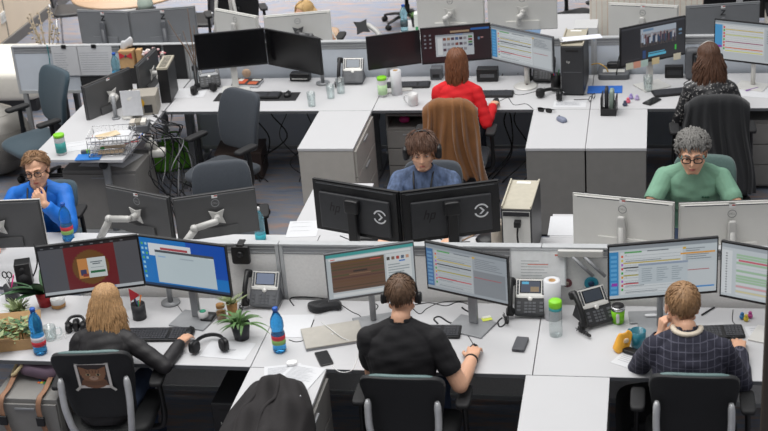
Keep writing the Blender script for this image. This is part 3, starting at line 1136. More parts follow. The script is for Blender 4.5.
# ------------------------------------------------------------------ chairs
def chair(label, loc, rz, fabric, style='plain', group=None, seat_z=.48, top=1.0, arms=True, base='black_plastic', extra=None):
    """office chair facing local +y"""
    t = thing('office_chair', label, 'chair', (loc[0], loc[1], 0), rz, group)
    b = MB(fabric)
    b.rbox((0, .02, seat_z-.04), (.49, .48, .085), .32, 32, None, None, lambda x, y, z: (x, y, z-.02*max(0, y-.12)/.12*(1 if y > .12 else 0)-.010*(1-(x/.25)**2)*(z > 0)), e2=.5)
    b.build('seat', t)
    MB('black_plastic').rbox((0, .02, seat_z-.095), (.4, .4, .05), .35, 24).build('seat_pan', t)
    z0, z1 = seat_z+.08, top
    h = z1-z0

    def warp(x, y, z):
        k = (z+h/2)/h
        s = .80+.24*min(1, k*1.25) if style != 'round' else .86+.14*math.sin(PI*min(1, k*.9))
        x2 = x*s
        return (x2, y+.42*x2*x2+.035*math.sin(PI*k)-.10*(k-.3), z)
    bw = .44 if style != 'wide' else .46
    b = MB(fabric)
    b.rbox((0, -.245, (z0+z1)/2), (bw, .055, h), .28, 36, None, None, warp, e2=.28)
    b.build('backrest', t)
    if style in ('struts',):
        # glossy highlight along the backrest top, put in as a teal tube, plain shell behind
        pts = []
        for i in range(13):
            x = -bw*.455+bw*.91*i/12
            k = .985
            x2 = x*1.0
            e = abs(2*i/12-1)
            pts.append((x2, -.235+.42*x2*x2-.10*(k-.3), z1-.001-.03*e**6))
        b = MB('trim_teal')
        b.tube(pts, [.004]+[.014]*11+[.004], 8, flat=.6)
        b.build('top_highlight', t)
        for s in (-1, 1):
            b = MB('chair_silver')
            b.tube(smooth_path([(s*.185, -.295, z0+h*.64), (s*.188, -.302, z0+h*.4), (s*.182, -.305, z0+.08), (s*.155, -.27, z0-.09), (s*.1, -.12, seat_z-.125)]), [.014, .021]+[.024]*22+[.02], 10, flat=.8)
            b.build('back_strut', t)
    else:
        b = MB('black_plastic')
        b.tube(smooth_path([(0, -.285, z0+h*.55), (0, -.292, z0+h*.25), (0, -.28, z0-.02), (0, -.2, seat_z-.14), (0, -.02, seat_z-.14)]), .03, 10, flat=.5)
        b.build('back_bar', t)
    if arms:
        for s in (-1, 1):
            b = MB('black_plastic')
            b.tube(smooth_path([(s*.285, -.02, .665), (s*.29, -.02, .54), (s*.285, -.02, seat_z-.08), (s*.24, -.02, seat_z-.13), (s*.08, -.01, seat_z-.125)]), [.022]*9+[.026]*16, 10, flat=.7)
            ar = b.build('armrest', t)
            b = MB('soft_black')
            b.rbox((s*.285, .0, .682), (.08, .22, .034), .4, 20)
            b.build('arm_pad', ar)
    b = MB('black_plastic')
    b.lathe([(.032, .09), (.032, .22), (.022, .225), (.022, seat_z-.12)], n=16)
    b.build('gas_column', t)
    for k in range(5):
        a = 2*PI*k/5+.3
        c, s = math.cos(a), math.sin(a)
        b = MB(base)
        b.tube([(0, 0, .115), (c*.16, s*.16, .105), (c*.3, s*.3, .075)], [.03, .025, .017], 8, flat=.7)
        lg = b.build('base_leg', t)
        b = MB('rubber')
        for q in (-.014, .014):
            o = Vector((c*.3-s*q, s*.3+c*q, .03))
            n = Vector((-s, c, 0))*.009
            b.cyl(o-n, o+n, .03, n=14)
        b.cyl((c*.3, s*.3, .03), (c*.3, s*.3, .07), .008)
        b.build('castor', lg)
    return t


def drape(name, label, cat, chair_loc, rz, m, top, w, front, back, flare, seed, thick=.012, low=0.0, lining=None):
    """garment hung over a chair back: goes from the seat side over the top edge and down behind"""
    R = random.Random(seed)
    ph = [R.uniform(0, 6.28) for _ in range(6)]
    L = front+.06+back

    def fn(u, v):
        s = v*L
        x = (u-.5)
        if s < front:
            y, z, k = -.235, top-(front-s), 0
        elif s < front+.06:
            a = (s-front)/.06*PI
            y, z, k = -.285+.05*math.cos(a), top+.035*math.sin(a), 0
        else:
            d = (s-front-.06)
            k = d/back
            y, z = -.335-.05*k, top-d
        ww = w*(1+flare*k)
        drop = max(0, abs(x)*2-.35)/.65
        z -= .085*drop**2*(1-.4*k) if s > front*.5 else 0
        fold = 0
        for q in range(6):
            c = (q+.5)/6+.05*math.sin(ph[q]+3.2*k)+.03*math.sin(ph[q]*2)
            w_ = .034+.014*math.sin(ph[q]*3)
            fold += (.05+.025*math.sin(ph[q]*5))*math.exp(-((u-c)/w_)**2)
        fold = (fold+.012*math.sin(u*13+ph[0]))*min(1, .2+k*2)
        hem = .035*math.sin(u*7+ph[2])*k*k
        yy = y-fold+.38*(x*ww)**2*(1-k*.4)
        return (x*ww+.01*math.sin(v*9+ph[3])+low*.5*k, yy, z+hem-low*k*u)
    b = MB(m)
    b.grid(fn, 84, 44)
    o = b.build(name, loc=(chair_loc[0], chair_loc[1], 0), rz=rz, solid=thick, subsurf=0)
    return tag(o, label, cat)


def chairs():
    g = 'black office chairs of the front row'
    c1 = chair('black office chair at front left with a kitten picture taped to its back', (-.83, -.06), .12, 'chair_black', 'struts', g, top=1.03, base='black_plastic')
    # picture of a kitten taped to the backrest
    k = thing('kitten_picture', 'kitten photo print taped to the back of the front left chair', 'picture', (-.83, -.06, 0), .12)
    X = tr(.0, -.283, .872) @ rot('X', math.radians(90+13)) @ rot('Z', -.03)
    b = MB('#ece6e0')
    b.X = X
    b.box(-.095, .095, -.1, .1, .0, .0015)
    b.build('print', k)
    q = MB('#3a2e2c')
    q.X = X @ tr(0, .0, .0017) @ Matrix.Diagonal((1.08, .88, 1, 1))
    def patch(poly, m, z):
        q.add([(x, y, z) for x, y in poly], [tuple(range(len(poly)))], m)
    def oval(cx, cy, rx, ry, m, z, n=20):
        patch([(cx+rx*math.cos(2*PI*i/n), cy+ry*math.sin(2*PI*i/n)) for i in range(n)], m, z)
    patch([(-.074, -.09), (.074, -.09), (.074, .09), (-.074, .09)], '#382c2a', 0)
    oval(0, -.065, .066, .05, '#8a5e42', .0001)
    patch([(-.074, -.09), (.074, -.09), (.06, -.05), (-.06, -.05)], '#7a543c', .00012)
    patch([(-.066, .0), (-.07, .075), (-.02, .045)], '#9a6c4e', .0002)
    patch([(.066, .0), (.07, .075), (.02, .045)], '#9a6c4e', .0002)
    oval(0, -.002, .062, .054, '#9c7052', .0003)
    for i in range(5):
        x = -.03+.015*i
        patch([(x-.003, .02), (x+.003, .02), (x*1.2+.001, .048), (x*1.2-.001, .048)], '#6a4836', .0004)
    oval(0, -.026, .024, .018, '#c4a088', .0004)
    for s in (-1, 1):
        oval(s*.026, .004, .012, .010, '#c8b890', .0005)
        oval(s*.026, .004, .007, .009, '#241c18', .0006)
    patch([(-.007, -.014), (.007, -.014), (0, -.023)], '#5a3a34', .0006)
    q.build('picture_surface', k)
    for sx in (-1, 1):
        for sy in (-1, 1):
            q = MB('#d8d4cc')
            q.X = X
            q.bx((0, 0, 0), (.05, .016, .0012), X=tr(sx*.095, sy*.1, .002) @ rot('Z', sx*sy*PI/4))
            q.build('tape', k)
    chair('black office chair of the man in the black T-shirt', (.955, -.15), .0, 'chair_black', 'struts', g, top=.99)
    dup(c1, 'black office chair of the man in the checked jumper', (2.455, -.12, 0), .0, g)
    # second row
    chair('office chair with a dark teal back behind the man in the blue jacket', (-2.15, 2.14), PI+.1, 'chair_teal', 'round', top=.80)
    chair('office chair under the man with headphones, mostly hidden by him', (.72, 2.10), PI, 'chair_blue', 'round', top=.98)
    chair('green-grey office chair behind the man in the green T-shirt', (2.55, 2.16), PI-.12, 'chair_green', 'round', top=1.0)
    chair('empty blue-grey office chair pushed up behind the right-hand dark monitor', (-.76, 2.12), PI+.25, 'chair_blue', 'round', top=.97)
    # third row
    chair('empty blue-grey office chair turned aside in the aisle by the green bag', (-1.16, 3.46), 2.62, 'chair_blue', 'round', top=1.03)
    chair('empty teal office chair at far left beside the silver gym ball', (-3.02, 4.08), 2.45, 'chair_teal', 'wide', top=1.03)
    chair('office chair under the brown coat of the red jumper woman', (.70, 3.71), .0, 'chair_blue', 'round', top=1.0)
    drape('coat', 'long brown coat hung over the chair of the red jumper woman', 'coat', (.70, 3.71), 0, 'coat_brown', 1.02, .42, .3, .54, .22, 3, low=.10)
    chair('office chair under the black coat of the woman in the sequin top', (2.68, 3.74), .05, 'chair_black', 'round', top=1.0)
    drape('coat', 'long black coat hung over the chair of the woman in the sequin top', 'coat', (2.68, 3.74), .05, 'coat_black', 1.02, .47, .3, .66, .25, 5)
    # back row
    chair('black office chair with only its base in view, right of the blonde back row woman', (-.5, 8.6), 2.5, 'chair_black', 'round')
    chair('black office chair at the back behind the two silver star-mount monitors, at left', (-2.0, 7.0), .4, 'chair_black', 'round')
    chair('black office chair at the back near the white desk wing', (1.5, 7.3), 2.2, 'chair_black', 'round')
    chair('office chair with a tan back edge behind the blonde back row woman', (-1.0, 6.12), PI, 'wood', 'round', top=.67)


# ------------------------------------------------------------------ people
def nrm(v):
    v = Vector(v)
    return v.normalized()


class Body:
    """collects tapered limbs and rounded masses, fuses them into one surface"""
    def __init__(s):
        s.b = MB('skin_warm')
        s.prims = []          # (p0, r0, p1, r1, label) used to tell skin from cloth afterwards

    def cone(s, p0, r0, p1, r1, lab, n=14, add=True):
        p0, p1 = Vector(p0), Vector(p1)
        s.prims.append((tuple(p0), r0, tuple(p1), r1, lab))
        if not add:
            return
        d = p1-p0
        L = d.length
        if L < 1e-5:
            s.b.ball(p0, r0, n)
            return
        prof = []
        for i in range(5):
            a = -PI/2+PI/2*i/4
            prof.append((max(0, r0*math.cos(a)) if i else 0., r0*math.sin(a)))
        for i in range(5):
            a = PI/2*i/4
            prof.append((r1*math.cos(a) if i < 4 else 0., L+r1*math.sin(a)))
        s.b.lathe(prof, n=n, X=frame(p0, d))

    def mass(s, c, r, lab, X=None, n=20):
        T = X if X is not None else Matrix.Identity(4)
        s.b.rbox(c, [2*q for q in r], 1., n, None, T)
        w = T @ Vector(c)
        m = sorted(r)[1]*.92
        s.prims.append((tuple(w), m, tuple(w), m, lab))

    def loft(s, rings, lab):
        """rings: (centre, x axis, y axis) ellipses"""
        n = 24
        v, f = [], []
        for c, ax, ay in rings:
            for i in range(n):
                a = 2*PI*i/n
                ca, sa = math.cos(a), math.sin(a)
                k = 1.06 if abs(ca*sa) > .3 else 1.
                v.append(c+ax*(ca*k)+ay*(sa*k))
        for j in range(len(rings)-1):
            for i in range(n):
                a, b = j*n+i, j*n+(i+1) % n
                f.append((a, b, b+n, a+n))
        f.append(tuple(reversed(range(n))))
        f.append(tuple((len(rings)-1)*n+i for i in range(n)))
        s.b.add(v, f)
        for j in range(len(rings)-1):
            c0, x0, y0 = rings[j]
            c1, x1, y1 = rings[j+1]
            for q in (-.55, 0, .55):
                s.prims.append((tuple(c0+x0*q), y0.length*.9, tuple(c1+x1*q), y1.length*.9, lab))

    def fuse(s, voxel=.0046, smooth=6):
        o = s.b.build('fuse_tmp')
        r = o.modifiers.new('r', 'REMESH')
        r.mode = 'VOXEL'
        r.voxel_size = voxel
        q = o.modifiers.new('s', 'SMOOTH')
        q.iterations = smooth
        q.factor = .5
        dg = bpy.context.evaluated_depsgraph_get()
        me = bpy.data.meshes.new_from_object(o.evaluated_get(dg))
        old = o.data
        bpy.data.objects.remove(o)
        bpy.data.meshes.remove(old)
        return me


def mesh_arrays(me):
    n = len(me.vertices)
    co = np.empty(n*3, np.float32)
    me.vertices.foreach_get('co', co)
    no = np.empty(n*3, np.float32)
    me.vertices.foreach_get('normal', no)
    return co.reshape(-1, 3), no.reshape(-1, 3)


def quads_of(me):
    return [tuple(p.vertices) for p in me.polygons]


def label_points(pts, prims):
    best = np.full(len(pts), 1e9, np.float32)
    lab = np.zeros(len(pts), np.int32)
    names = []
    for p0, r0, p1, r1, l in prims:
        if l not in names:
            names.append(l)
        k = names.index(l)
        a = np.array(p0, np.float32)
        d = np.array(p1, np.float32)-a
        L2 = float(d@d)
        t = np.clip(((pts-a)@d)/L2, 0, 1) if L2 > 1e-9 else np.zeros(len(pts), np.float32)
        dist = np.linalg.norm(pts-a-t[:, None]*d, axis=1)-(r0+(r1-r0)*t)
        m = dist < best
        best[m] = dist[m]
        lab[m] = k
    return lab, names


def hand(B, W, d, n, side, curl, lab='skin', s=1., spread=1.):
    """W wrist, d pointing direction, n back-of-hand normal, side=+1 right hand / -1 left hand"""
    d = nrm(d)
    n = nrm(Vector(n)-d*Vector(n).dot(d))
    x = d.cross(n)*side            # towards the thumb... negated below
    x = -x
    kn = []
    for i, off in enumerate((.030, .0095, -.0105, -.029)):
        k = W+d*(.088-.004*abs(i-1.2))*s+x*off*s+n*(.004-.003*abs(i-1.3))*s
        kn.append(k)
        B.cone(W+x*off*.55*s+d*.012, .0155*s, k, .0115*s, lab, 10)
    B.cone(W+d*.03*s+x*.012*s-n*.004, .016*s, W+d*.066*s-x*.012*s-n*.004, .013*s, lab, 10)
    lens = ((.040, .025, .019), (.045, .029, .020), (.041, .027, .019), (.032, .020, .017))
    for i in range(4):
        fan = (1.2-i)*.10*spread
        dd = nrm(d+x*fan)
        p = kn[i]
        ang = 0
        for j in range(3):
            ang += curl[j]*(1+.08*i)
            v = dd*math.cos(ang)-n*math.sin(ang)
            q = p+v*lens[i][j]*s
            B.cone(p, (.0102-.0012*j)*s*(.9 if i == 3 else 1), q, (.0092-.0012*j)*s*(.9 if i == 3 else 1), lab, 10)
            p = q
    p = W+d*.022*s+x*.022*s-n*.006*s
    v1 = nrm(d*.72+x*.70-n*.18)
    q = p+v1*.042*s
    B.cone(p, .0155*s, q, .0118*s, lab, 10)
    v2 = nrm(d*.92+x*.30-n*.22)
    q2 = q+v2*.030*s
    B.cone(q, .0112*s, q2, .0098*s, lab, 10)
    B.cone(q2, .0098*s, q2+nrm(d-x*.05-n*.25)*.022*s, .0082*s, lab, 10)


def head_prims(B, H, s=1., fem=False):
    """H: matrix of the head frame, origin mid-head, +y the face"""
    def m(c, r):
        B.mass([q*s for q in c], [q*s for q in r], 'skin', H)
    def c(p0, r0, p1, r1):
        B.cone(H @ (Vector(p0)*s), r0*s, H @ (Vector(p1)*s), r1*s, 'skin', 10)
    m((0, -.014, .036), (.074, .094, .082))
    m((0, .026, -.030), (.060, .062, .088))
    m((0, .040, -.082), (.034 if not fem else .029, .036, .030))
    for q in (-1, 1):
        c((q*.056, -.004, -.052), .016, (q*.022, .056, -.094), .016)      # jaw
        m((q*.038, .058, -.022), (.022, .020, .022))                    # cheek
        c((q*.046, .066, .028), .011, (q*.012, .083, .030), .011)         # brow
        m((q*.075, -.008, -.008), (.009, .017, .030))                   # ear
        m((q*.079, -.014, .006), (.006, .013, .018))
        c((q*.010, .088, -.028), .0085, (q*.006, .092, -.026), .009)     # nostril
    c((0, .084, .020), .008, (0, .104, -.022), .0108)                   # nose
    c((-.016, .079, -.056), .0065, (.016, .079, -.056), .0065)
    m((0, .084, -.055), (.018, .007, .005))
    m((0, .082, -.064), (.016, .007, .0055))


def hair_locks(H, s, kind, mtl, seed, parent, length=.3, fan=1., slope=.3):
    """scalp cap and many separate locks following the skull"""
    R = random.Random(seed)
    b = MB(mtl)
    ctr = Vector((0, -.016, .036))
    rad = Vector((.0775, .0985, .0865))

    def on(a, e, k=1.):
        return ctr+Vector((math.cos(e)*math.sin(a)*rad.x*k, math.cos(e)*math.cos(a)*rad.y*k, math.sin(e)*rad.z*k))

    def low(a):
        """hairline elevation for azimuth a (0 = face)"""
        f = (math.cos(a)+1)/2
        base = {'long': -.95, 'curly': -.6, 'mop': -.6}.get(kind, -.78)
        side = base+((.78 if kind in ('curly', 'swept') else .62)-base)*max(0, (f-.42)/.58)**.6 if f > .42 else base
        if abs(abs(a)-PI/2) < .45 and kind != 'long':
            side = max(side, -.12)
        return side
    n = 30
    v, f = [], []
    for j in range(11):
        for i in range(n):
            a = -PI+2*PI*i/n
            e0 = low(a)
            e = e0+(PI/2-e0)*j/10
            thick = 1.0+(.05 if j else -.04)+.02*math.sin(a*7+j)
            v.append(H @ (on(a, e, thick)*s))
    for j in range(10):
        for i in range(n):
            p, q = j*n+i, j*n+(i+1) % n
            f.append((p, q, q+n, p+n))
    b.add(v, f, smooth=True)
    up = (H.to_3x3().inverted() @ Vector((0, 0, 1))).normalized()     # world up in head frame
    if kind != 'long':
        cnt = {'short': 420, 'crop': 620, 'curly': 560, 'mop': 760, 'swept': 560}[kind]
        ln = {'short': .038, 'crop': .026, 'curly': .055, 'mop': .062, 'swept': .05}[kind]
        for k in range(cnt):
            a = R.uniform(-PI, PI)
            e0 = low(a)
            e = e0+(PI/2-e0)*(R.random()**.8)
            vol = {'curly': 1.02, 'swept': 1.0, 'mop': 1.05}.get(kind, 1.02)
            p = on(a, e, vol)
            crown = on(PI, 1.15, 1.0)
            fl = (p-crown)
            if kind == 'mop':
                fl += Vector((0, .05, -.02))
            if kind == 'swept':
                fl = (p-crown)*.5+Vector((math.copysign(.05, p.x+.02), -.05, -.03)) if p.y > -.01 else p-crown
            if kind == 'curly':
                fl += Vector((R.uniform(-1, 1), R.uniform(-1, 1), R.uniform(-1, 1)))*.07
            fl = fl-(p-ctr).normalized()*fl.dot((p-ctr).normalized())
            fl = fl.normalized() if fl.length > 1e-4 else Vector((0, 1, 0))
            o = (p-ctr).normalized()
            L = ln*R.uniform(.7, 1.25)
            lift = {'short': .2, 'crop': .10, 'curly': .34, 'mop': .14, 'swept': .08}[kind]
            p1 = p+fl*L*.5+o*L*lift
            p2 = p+fl*L+o*L*lift*(.2 if kind != 'curly' else -.5)
            for _ in range(2):
                w = p2-ctr
                q = math.sqrt((w.x/rad.x)**2+(w.y/rad.y)**2+(w.z/rad.z)**2)
                if q < vol-.01:
                    p2 = ctr+w*(vol/q)
            r = {'short': .0055, 'crop': .0042, 'curly': .0085, 'mop': .005, 'swept': .006}[kind]*s
            b.tube([H @ (p*s), H @ (p1*s), H @ (p2*s)], [r, r*.95, r*.2], 5, cap=False)
    else:
        down = -up
        fw_ = Vector((0, 1, 0))
        for k in range(560):
            a = R.uniform(-PI, PI)
            if abs(a) < .8:
                a = (abs(a)+.8)*(1 if a > 0 else -1)
            e = R.uniform(.0, 1.5)
            pts = []
            e2 = e
            while e2 > -.25:
                aa = a
                if abs(aa) < 1.9:
                    aa = math.copysign(abs(aa)+(e-e2)*.28, aa)
                pts.append(on(aa, e2, 1.07+.06*R.random()))
                e2 -= .3
            p = pts[-1].copy()
            L = length*R.uniform(.42, 1.12)
            sx = math.copysign(1, p.x)*min(1, abs(p.x)/.06)
            ph, wv = R.uniform(0, 6.28), R.uniform(.002, .007)
            m = 7
            for i in range(1, m+1):
                tt = i/m
                out = Vector((sx*(.012*math.sin(tt*2.6)+fan*.05*tt*tt), -(.006+slope*L*.9)*tt*(1 if p.y < .03 else .3), 0))
                pts.append(p+down*L*tt+out+Vector((math.sin(ph+tt*7), math.cos(ph+tt*6), 0))*wv)
            r = R.uniform(.0055, .009)*s
            b.tube([H @ (q*s) for q in pts], [r]*(len(pts)-3)+[r*.85, r*.55, r*.1], 5, cap=False)
    return b.build('hair', parent)


def person(label, loc, rz, *, s=1., lean=10, neck_fwd=.04, head=(0, 0, 0), head_off=(0, 0, 0), hands=(None, None), elbows=(None, None), curls=((.45, .5, .35), (.45, .5, .35)),
           normals=((0, 0, 1), (0, 0, 1)), dirs=(None, None), sleeve='long', top='tee_black', bottom='trousers_dark', skin='skin_warm', hair=('short', 'hair_brown'), hlen=.3, seed=1, fem=False,
           roll=0, side=0, pelvis_z=.565, face=True, collar=None, lips=True, shoe='rubber', hfan=1., twist=0., hscale=1.):
    t = thing('person', label, 'person', (loc[0], loc[1], 0), rz)
    to = Matrix.Translation((loc[0], loc[1], 0)) @ Matrix.Rotation(rz, 4, 'Z')
    inv = to.inverted()
    B = Body()
    V = Vector
    wd = .92 if fem else 1.
    a = math.radians(lean)
    ax = V((math.sin(math.radians(side)), math.sin(a), math.cos(a))).normalized()
    X = V((math.cos(math.radians(roll)), math.sin(math.radians(twist)), math.sin(math.radians(roll)))).normalized()
    Y = ax.cross(X)
    pel = V((0, 0, pelvis_z))
    SP = .53*s
    neck = pel+ax*SP
    def ring(k, rx, ry, fy=0.):
        return (pel+ax*SP*k+Y*fy*s, X*rx*s*wd, Y*ry*s)
    bust = .018 if fem else 0
    B.loft([ring(-.17, .135, .10), ring(-.1, .168, .125), ring(.05, .172, .128), ring(.28, .148 if fem else .156, .108), ring(.5, .158, .116+bust*.5, bust*.5),
            ring(.68, .174, .122+bust, bust), ring(.82, .160, .102), ring(.91, .118, .082), ring(.97, .078, .066), ring(1.0, .062, .058)], 'top')
    # legs
    for q in (-1, 1):
        hip = pel+V((q*.09*s, .02, -.015))
        knee = V((q*.125*s, .43*s, pelvis_z-.03))
        ank = V((q*.13*s, .40*s, .09))
        B.cone(hip, .088*s*wd, knee, .058*s, 'bottom')
        B.cone(knee, .056*s, knee*.45+ank*.55+V((0, -.015, 0)), .052*s, 'bottom')
        B.cone(knee*.45+ank*.55+V((0, -.015, 0)), .052*s, ank, .038*s, 'bottom')
        B.cone(ank+V((0, -.03, -.04)), .038*s, ank+V((0, .06, -.045)), .038*s, 'shoe')
        B.cone(ank+V((0, .06, -.045)), .038*s, ank+V((q*.01, .15, -.055)), .030*s, 'shoe')
    # head
    hy, hp, hr = [math.radians(q) for q in head]
    hb = neck+ax*.022*s+V((0, neck_fwd, .004*s))+V(head_off)
    R3 = Matrix.Rotation(hy, 4, 'Z') @ Matrix.Rotation(-hp, 4, 'X') @ Matrix.Rotation(hr, 4, 'Y')
    hc = hb+(R3 @ V((0, .012, .120*s)))
    H = Matrix.Translation(hc) @ R3
    B.cone(neck-ax*.004*s, .050*s*wd, neck+ax*.02, .052*s*wd, 'neck')
    B.cone(neck+ax*.01, .054*s*wd, hb+(R3 @ V((0, -.012, .05))), .050*s*wd, 'neck')
    head_prims(B, H, s*hscale*(.96 if fem else 1.), fem)
    # arms
    info = {}
    for i, q in ((0, -1), (1, 1)):
        sh = neck-ax*.098*s+X*q*.176*s*wd
        B.cone(neck-ax*.030*s+X*q*.04*s, .046*s*wd, sh+ax*.006*s, .048*s*wd, 'top')
        B.cone(sh, .054*s*wd, sh-ax*.04*s-X*q*.01, .058*s*wd, 'top')
        B.cone(sh-X*q*.03*s-ax*.03*s, .06*s*wd, pel+ax*SP*.45+X*q*.10*s*wd, .07*s*wd, 'top')
        tgt = hands[i]
        if tgt is None:
            Wp = V((q*.16, .33, pelvis_z+.10))
        else:
            Wp = inv @ V(tgt)
        U, Fo = .285*s, .255*s
        d = Wp-sh
        D = min(d.length, (U+Fo)*.995)
        dn = d.normalized()
        Wp = sh+dn*D
        pole = V(elbows[i]) if elbows[i] is not None else V((q*.35, -.3, -1))
        pole = (pole-dn*pole.dot(dn)).normalized()
        x = (U*U-Fo*Fo+D*D)/(2*D)
        hgt = math.sqrt(max(0, U*U-x*x))
        El = sh+dn*x+pole*hgt
        ra = (.056, .047, .045, .031) if not fem else (.049, .041, .039, .027)
        mid = sh*.42+El*.58
        if sleeve == 'short':
            B.cone(sh, ra[0]*s*1.05, mid, ra[0]*s*1.02, 'top')
            B.cone(mid, ra[1]*s*1.0, El, ra[1]*s*.98, 'skin')
            B.cone(El, ra[2]*s, El*.6+Wp*.4, ra[2]*s*1.0, 'skin')
            B.cone(El*.6+Wp*.4, ra[2]*s, Wp, ra[3]*s, 'skin')
        else:
            B.cone(sh, ra[0]*s*1.04, El, ra[1]*s*1.06, 'top')
            B.cone(El, ra[2]*s*1.06, El*.15+Wp*.85, ra[3]*s*1.22, 'top')
            B.cone(El*.15+Wp*.85, ra[3]*s*1.0, Wp, ra[3]*s*.92, 'skin')
        fd = (Wp-El).normalized() if dirs[i] is None else (inv.to_3x3() @ V(dirs[i])).normalized()
        nn = inv.to_3x3() @ V(normals[i])
        hand(B, Wp, fd, nn, q, curls[i], s=s*(.9 if fem else 1.))
        info[i] = (sh, El, Wp, fd, nn)
    me = B.fuse()
    co, no = mesh_arrays(me)
    fs = quads_of(me)
    fa = np.array([f if len(f) == 4 else (f[0], f[1], f[2], f[2]) for f in fs])
    ctr = co[fa].mean(axis=1)
    lab, names = label_points(ctr, B.prims)
    L = np.array(names)[lab]
    rel = ctr-np.array(neck)
    pl = rel @ np.array(ax+Y*.15)
    rad_ = np.linalg.norm(rel, axis=1)
    L[((L == 'neck') | (L == 'skin')) & (pl < .006*s) & (rad_ < .12*s)] = 'top'
    L[(L == 'top') & (pl > .022*s) & (rad_ < .09*s)] = 'skin'
    L[L == 'neck'] = 'skin'
    me.name = 'body'
    slots = ['skin', 'top', 'bottom', 'shoe']
    for mname in (skin, top, bottom, shoe):
        me.materials.append(M(mname))
    me.polygons.foreach_set('material_index', np.array([slots.index(x) for x in L], np.int32))
    me.polygons.foreach_set('use_smooth', np.ones(len(fs), bool))
    body = bpy.data.objects.new('body', me)
    COL.objects.link(body)
    body.parent = t

    def garment(name, which, off, mname, wr):
        sel = np.where(L == which)[0]
        if not len(sel):
            return
        used = np.unique(fa[sel])
        idx = np.full(len(co), -1)
        idx[used] = np.arange(len(used))
        p = co[used]
        w = wr*(np.sin(p[:, 0]*38+p[:, 2]*55+np.sin(p[:, 1]*40)*1.4)+.7*np.sin(p[:, 2]*88-p[:, 0]*31+p[:, 1]*47))
        pts = p+no[used]*(off+w)[:, None]
        b = MB(mname)
        b.v = [tuple(map(float, q)) for q in pts]
        b.f = [tuple(int(idx[k]) for k in fs[i]) for i in sel]
        mi = b._mi(mname)
        b.fm = [mi]*len(b.f)
        b.fs = [True]*len(b.f)
        return b.build(name, t, solid=.004)
    garment({'tee_black': 't_shirt', 'tee_green': 't_shirt', 'sweater_check': 'jumper', 'shirt_red': 'jumper', 'jacket_dark': 'jacket', 'shirt_blue': 'jacket'}.get(top, 'shirt'), 'top', .007, top, .0016)
    garment('trousers', 'bottom', .006, bottom, .0014)
    hs = s*hscale*(.96 if fem else 1.)
    if face:
        for q in (-1, 1):
            e = MB('eye_white')
            e.X = H
            e.ball(V((q*.031, .073, .008))*hs, (.0130*hs, .0112*hs, .0054*hs), 14)
            e.ball(V((q*.031, .0830, .008))*hs, (.0056*hs, .0032*hs, .0056*hs), 10, 'iris_brown')
            e.tube([H.inverted() @ (H @ (V((q*(.018+.0065*k), .0835-.0012*abs(k-2)-.003*(k > 2), .0148-.0010*(k-2)**2))*hs)) for k in range(5)], .0026*hs, 6, skin)
            e.build('eye', t)
            e = MB(hair[1])
            e.X = H
            e.tube([V((q*(.013+.008*k), .0955-.0022*k*k*.6, .031+.0045*math.sin(k*.75)))*hs for k in range(5)], [.0022*hs, .004*hs, .0042*hs, .0035*hs, .0015*hs], 6)
            e.build('eyebrow', t)
        e = MB('lips')
        e.X = H
        e.tube([V((x, .0895-2.2*x*x*6, -.0565-.8*x*x*2))*hs for x in (-.019, -.01, 0, .01, .019)], [.001, .0034, .004, .0034, .001], 6)
        e.tube([V((x, .0885-2.2*x*x*6, -.0635+.8*x*x*3))*hs for x in (-.017, -.009, 0, .009, .017)], [.001, .0036, .0044, .0036, .001], 6)
        e.build('mouth', t)
    hair_locks(H, hs, hair[0], hair[1], seed, t, hlen, hfan, math.tan(a))
    return t, to, H, hs, info, neck, ax


def worn_glasses(t, H, s, m='black_plastic'):
    b = MB(m)
    b.X = H
    for q in (-1, 1):
        pts = []
        for k in range(17):
            a = 2*PI*k/16
            pts.append(Vector((q*.033+.0235*math.copysign(abs(math.cos(a))**.75, math.cos(a)), .098-.03*abs(q*.033+.0235*math.cos(a))*1.2*.6, .004+.0165*math.copysign(abs(math.sin(a))**.75, math.sin(a))))*s)
        b.tube(pts, .0032*s, 6)
        b.tube([Vector((q*.056, .094, .010))*s, Vector((q*.077, .06, .010))*s, Vector((q*.080, -.01, .008))*s, Vector((q*.078, -.028, -.008))*s], .002*s, 6)
    b.tube([Vector((-.010, .1, .008))*s, Vector((0, .103, .012))*s, Vector((.010, .1, .008))*s], .002*s, 6)
    return b.build('glasses', t)


def worn_headset(label, to, H, s, m='black_plastic', band=.1, mic=True, band_m=None, big=1.):
    G = to @ H
    t = thing('headset', label, 'headphones', tuple(G.translation))
    X = Matrix.Translation(-G.translation) @ G
    b = MB(band_m or m)
    b.X = X
    pts = []
    for k in range(17):
        a = PI*k/16
        pts.append(Vector((.090*math.cos(a), -.012, .006+.128*math.sin(a)))*s)
    b.tube(pts, .0085*s, 8, flat=.55)
    b.build('headband', t)
    for q in (-1, 1):
        e = MB(m)
        e.X = X
        e.rbox((q*.097*s, -.008*s, -.006*s), (.034*s*big, .066*s*big, .078*s*big), .6, 18)
        c = e.build('ear_cup', t)
        e = MB('soft_black')
        e.X = X
        e.rbox((q*.083*s, -.008*s, -.006*s), (.022*s, .060*s*big, .070*s*big), .7, 18)
        e.build('ear_pad', c)
    if mic:
        e = MB(m)
        e.X = X
        e.tube(smooth_path([Vector((-.097, .01, -.03))*s, Vector((-.086, .07, -.07))*s, Vector((-.045, .105, -.075))*s]), .003*s, 6)
        e.ball(Vector((-.043, .106, -.075))*s, .007*s, 8)
        e.build('microphone', t)
    return t


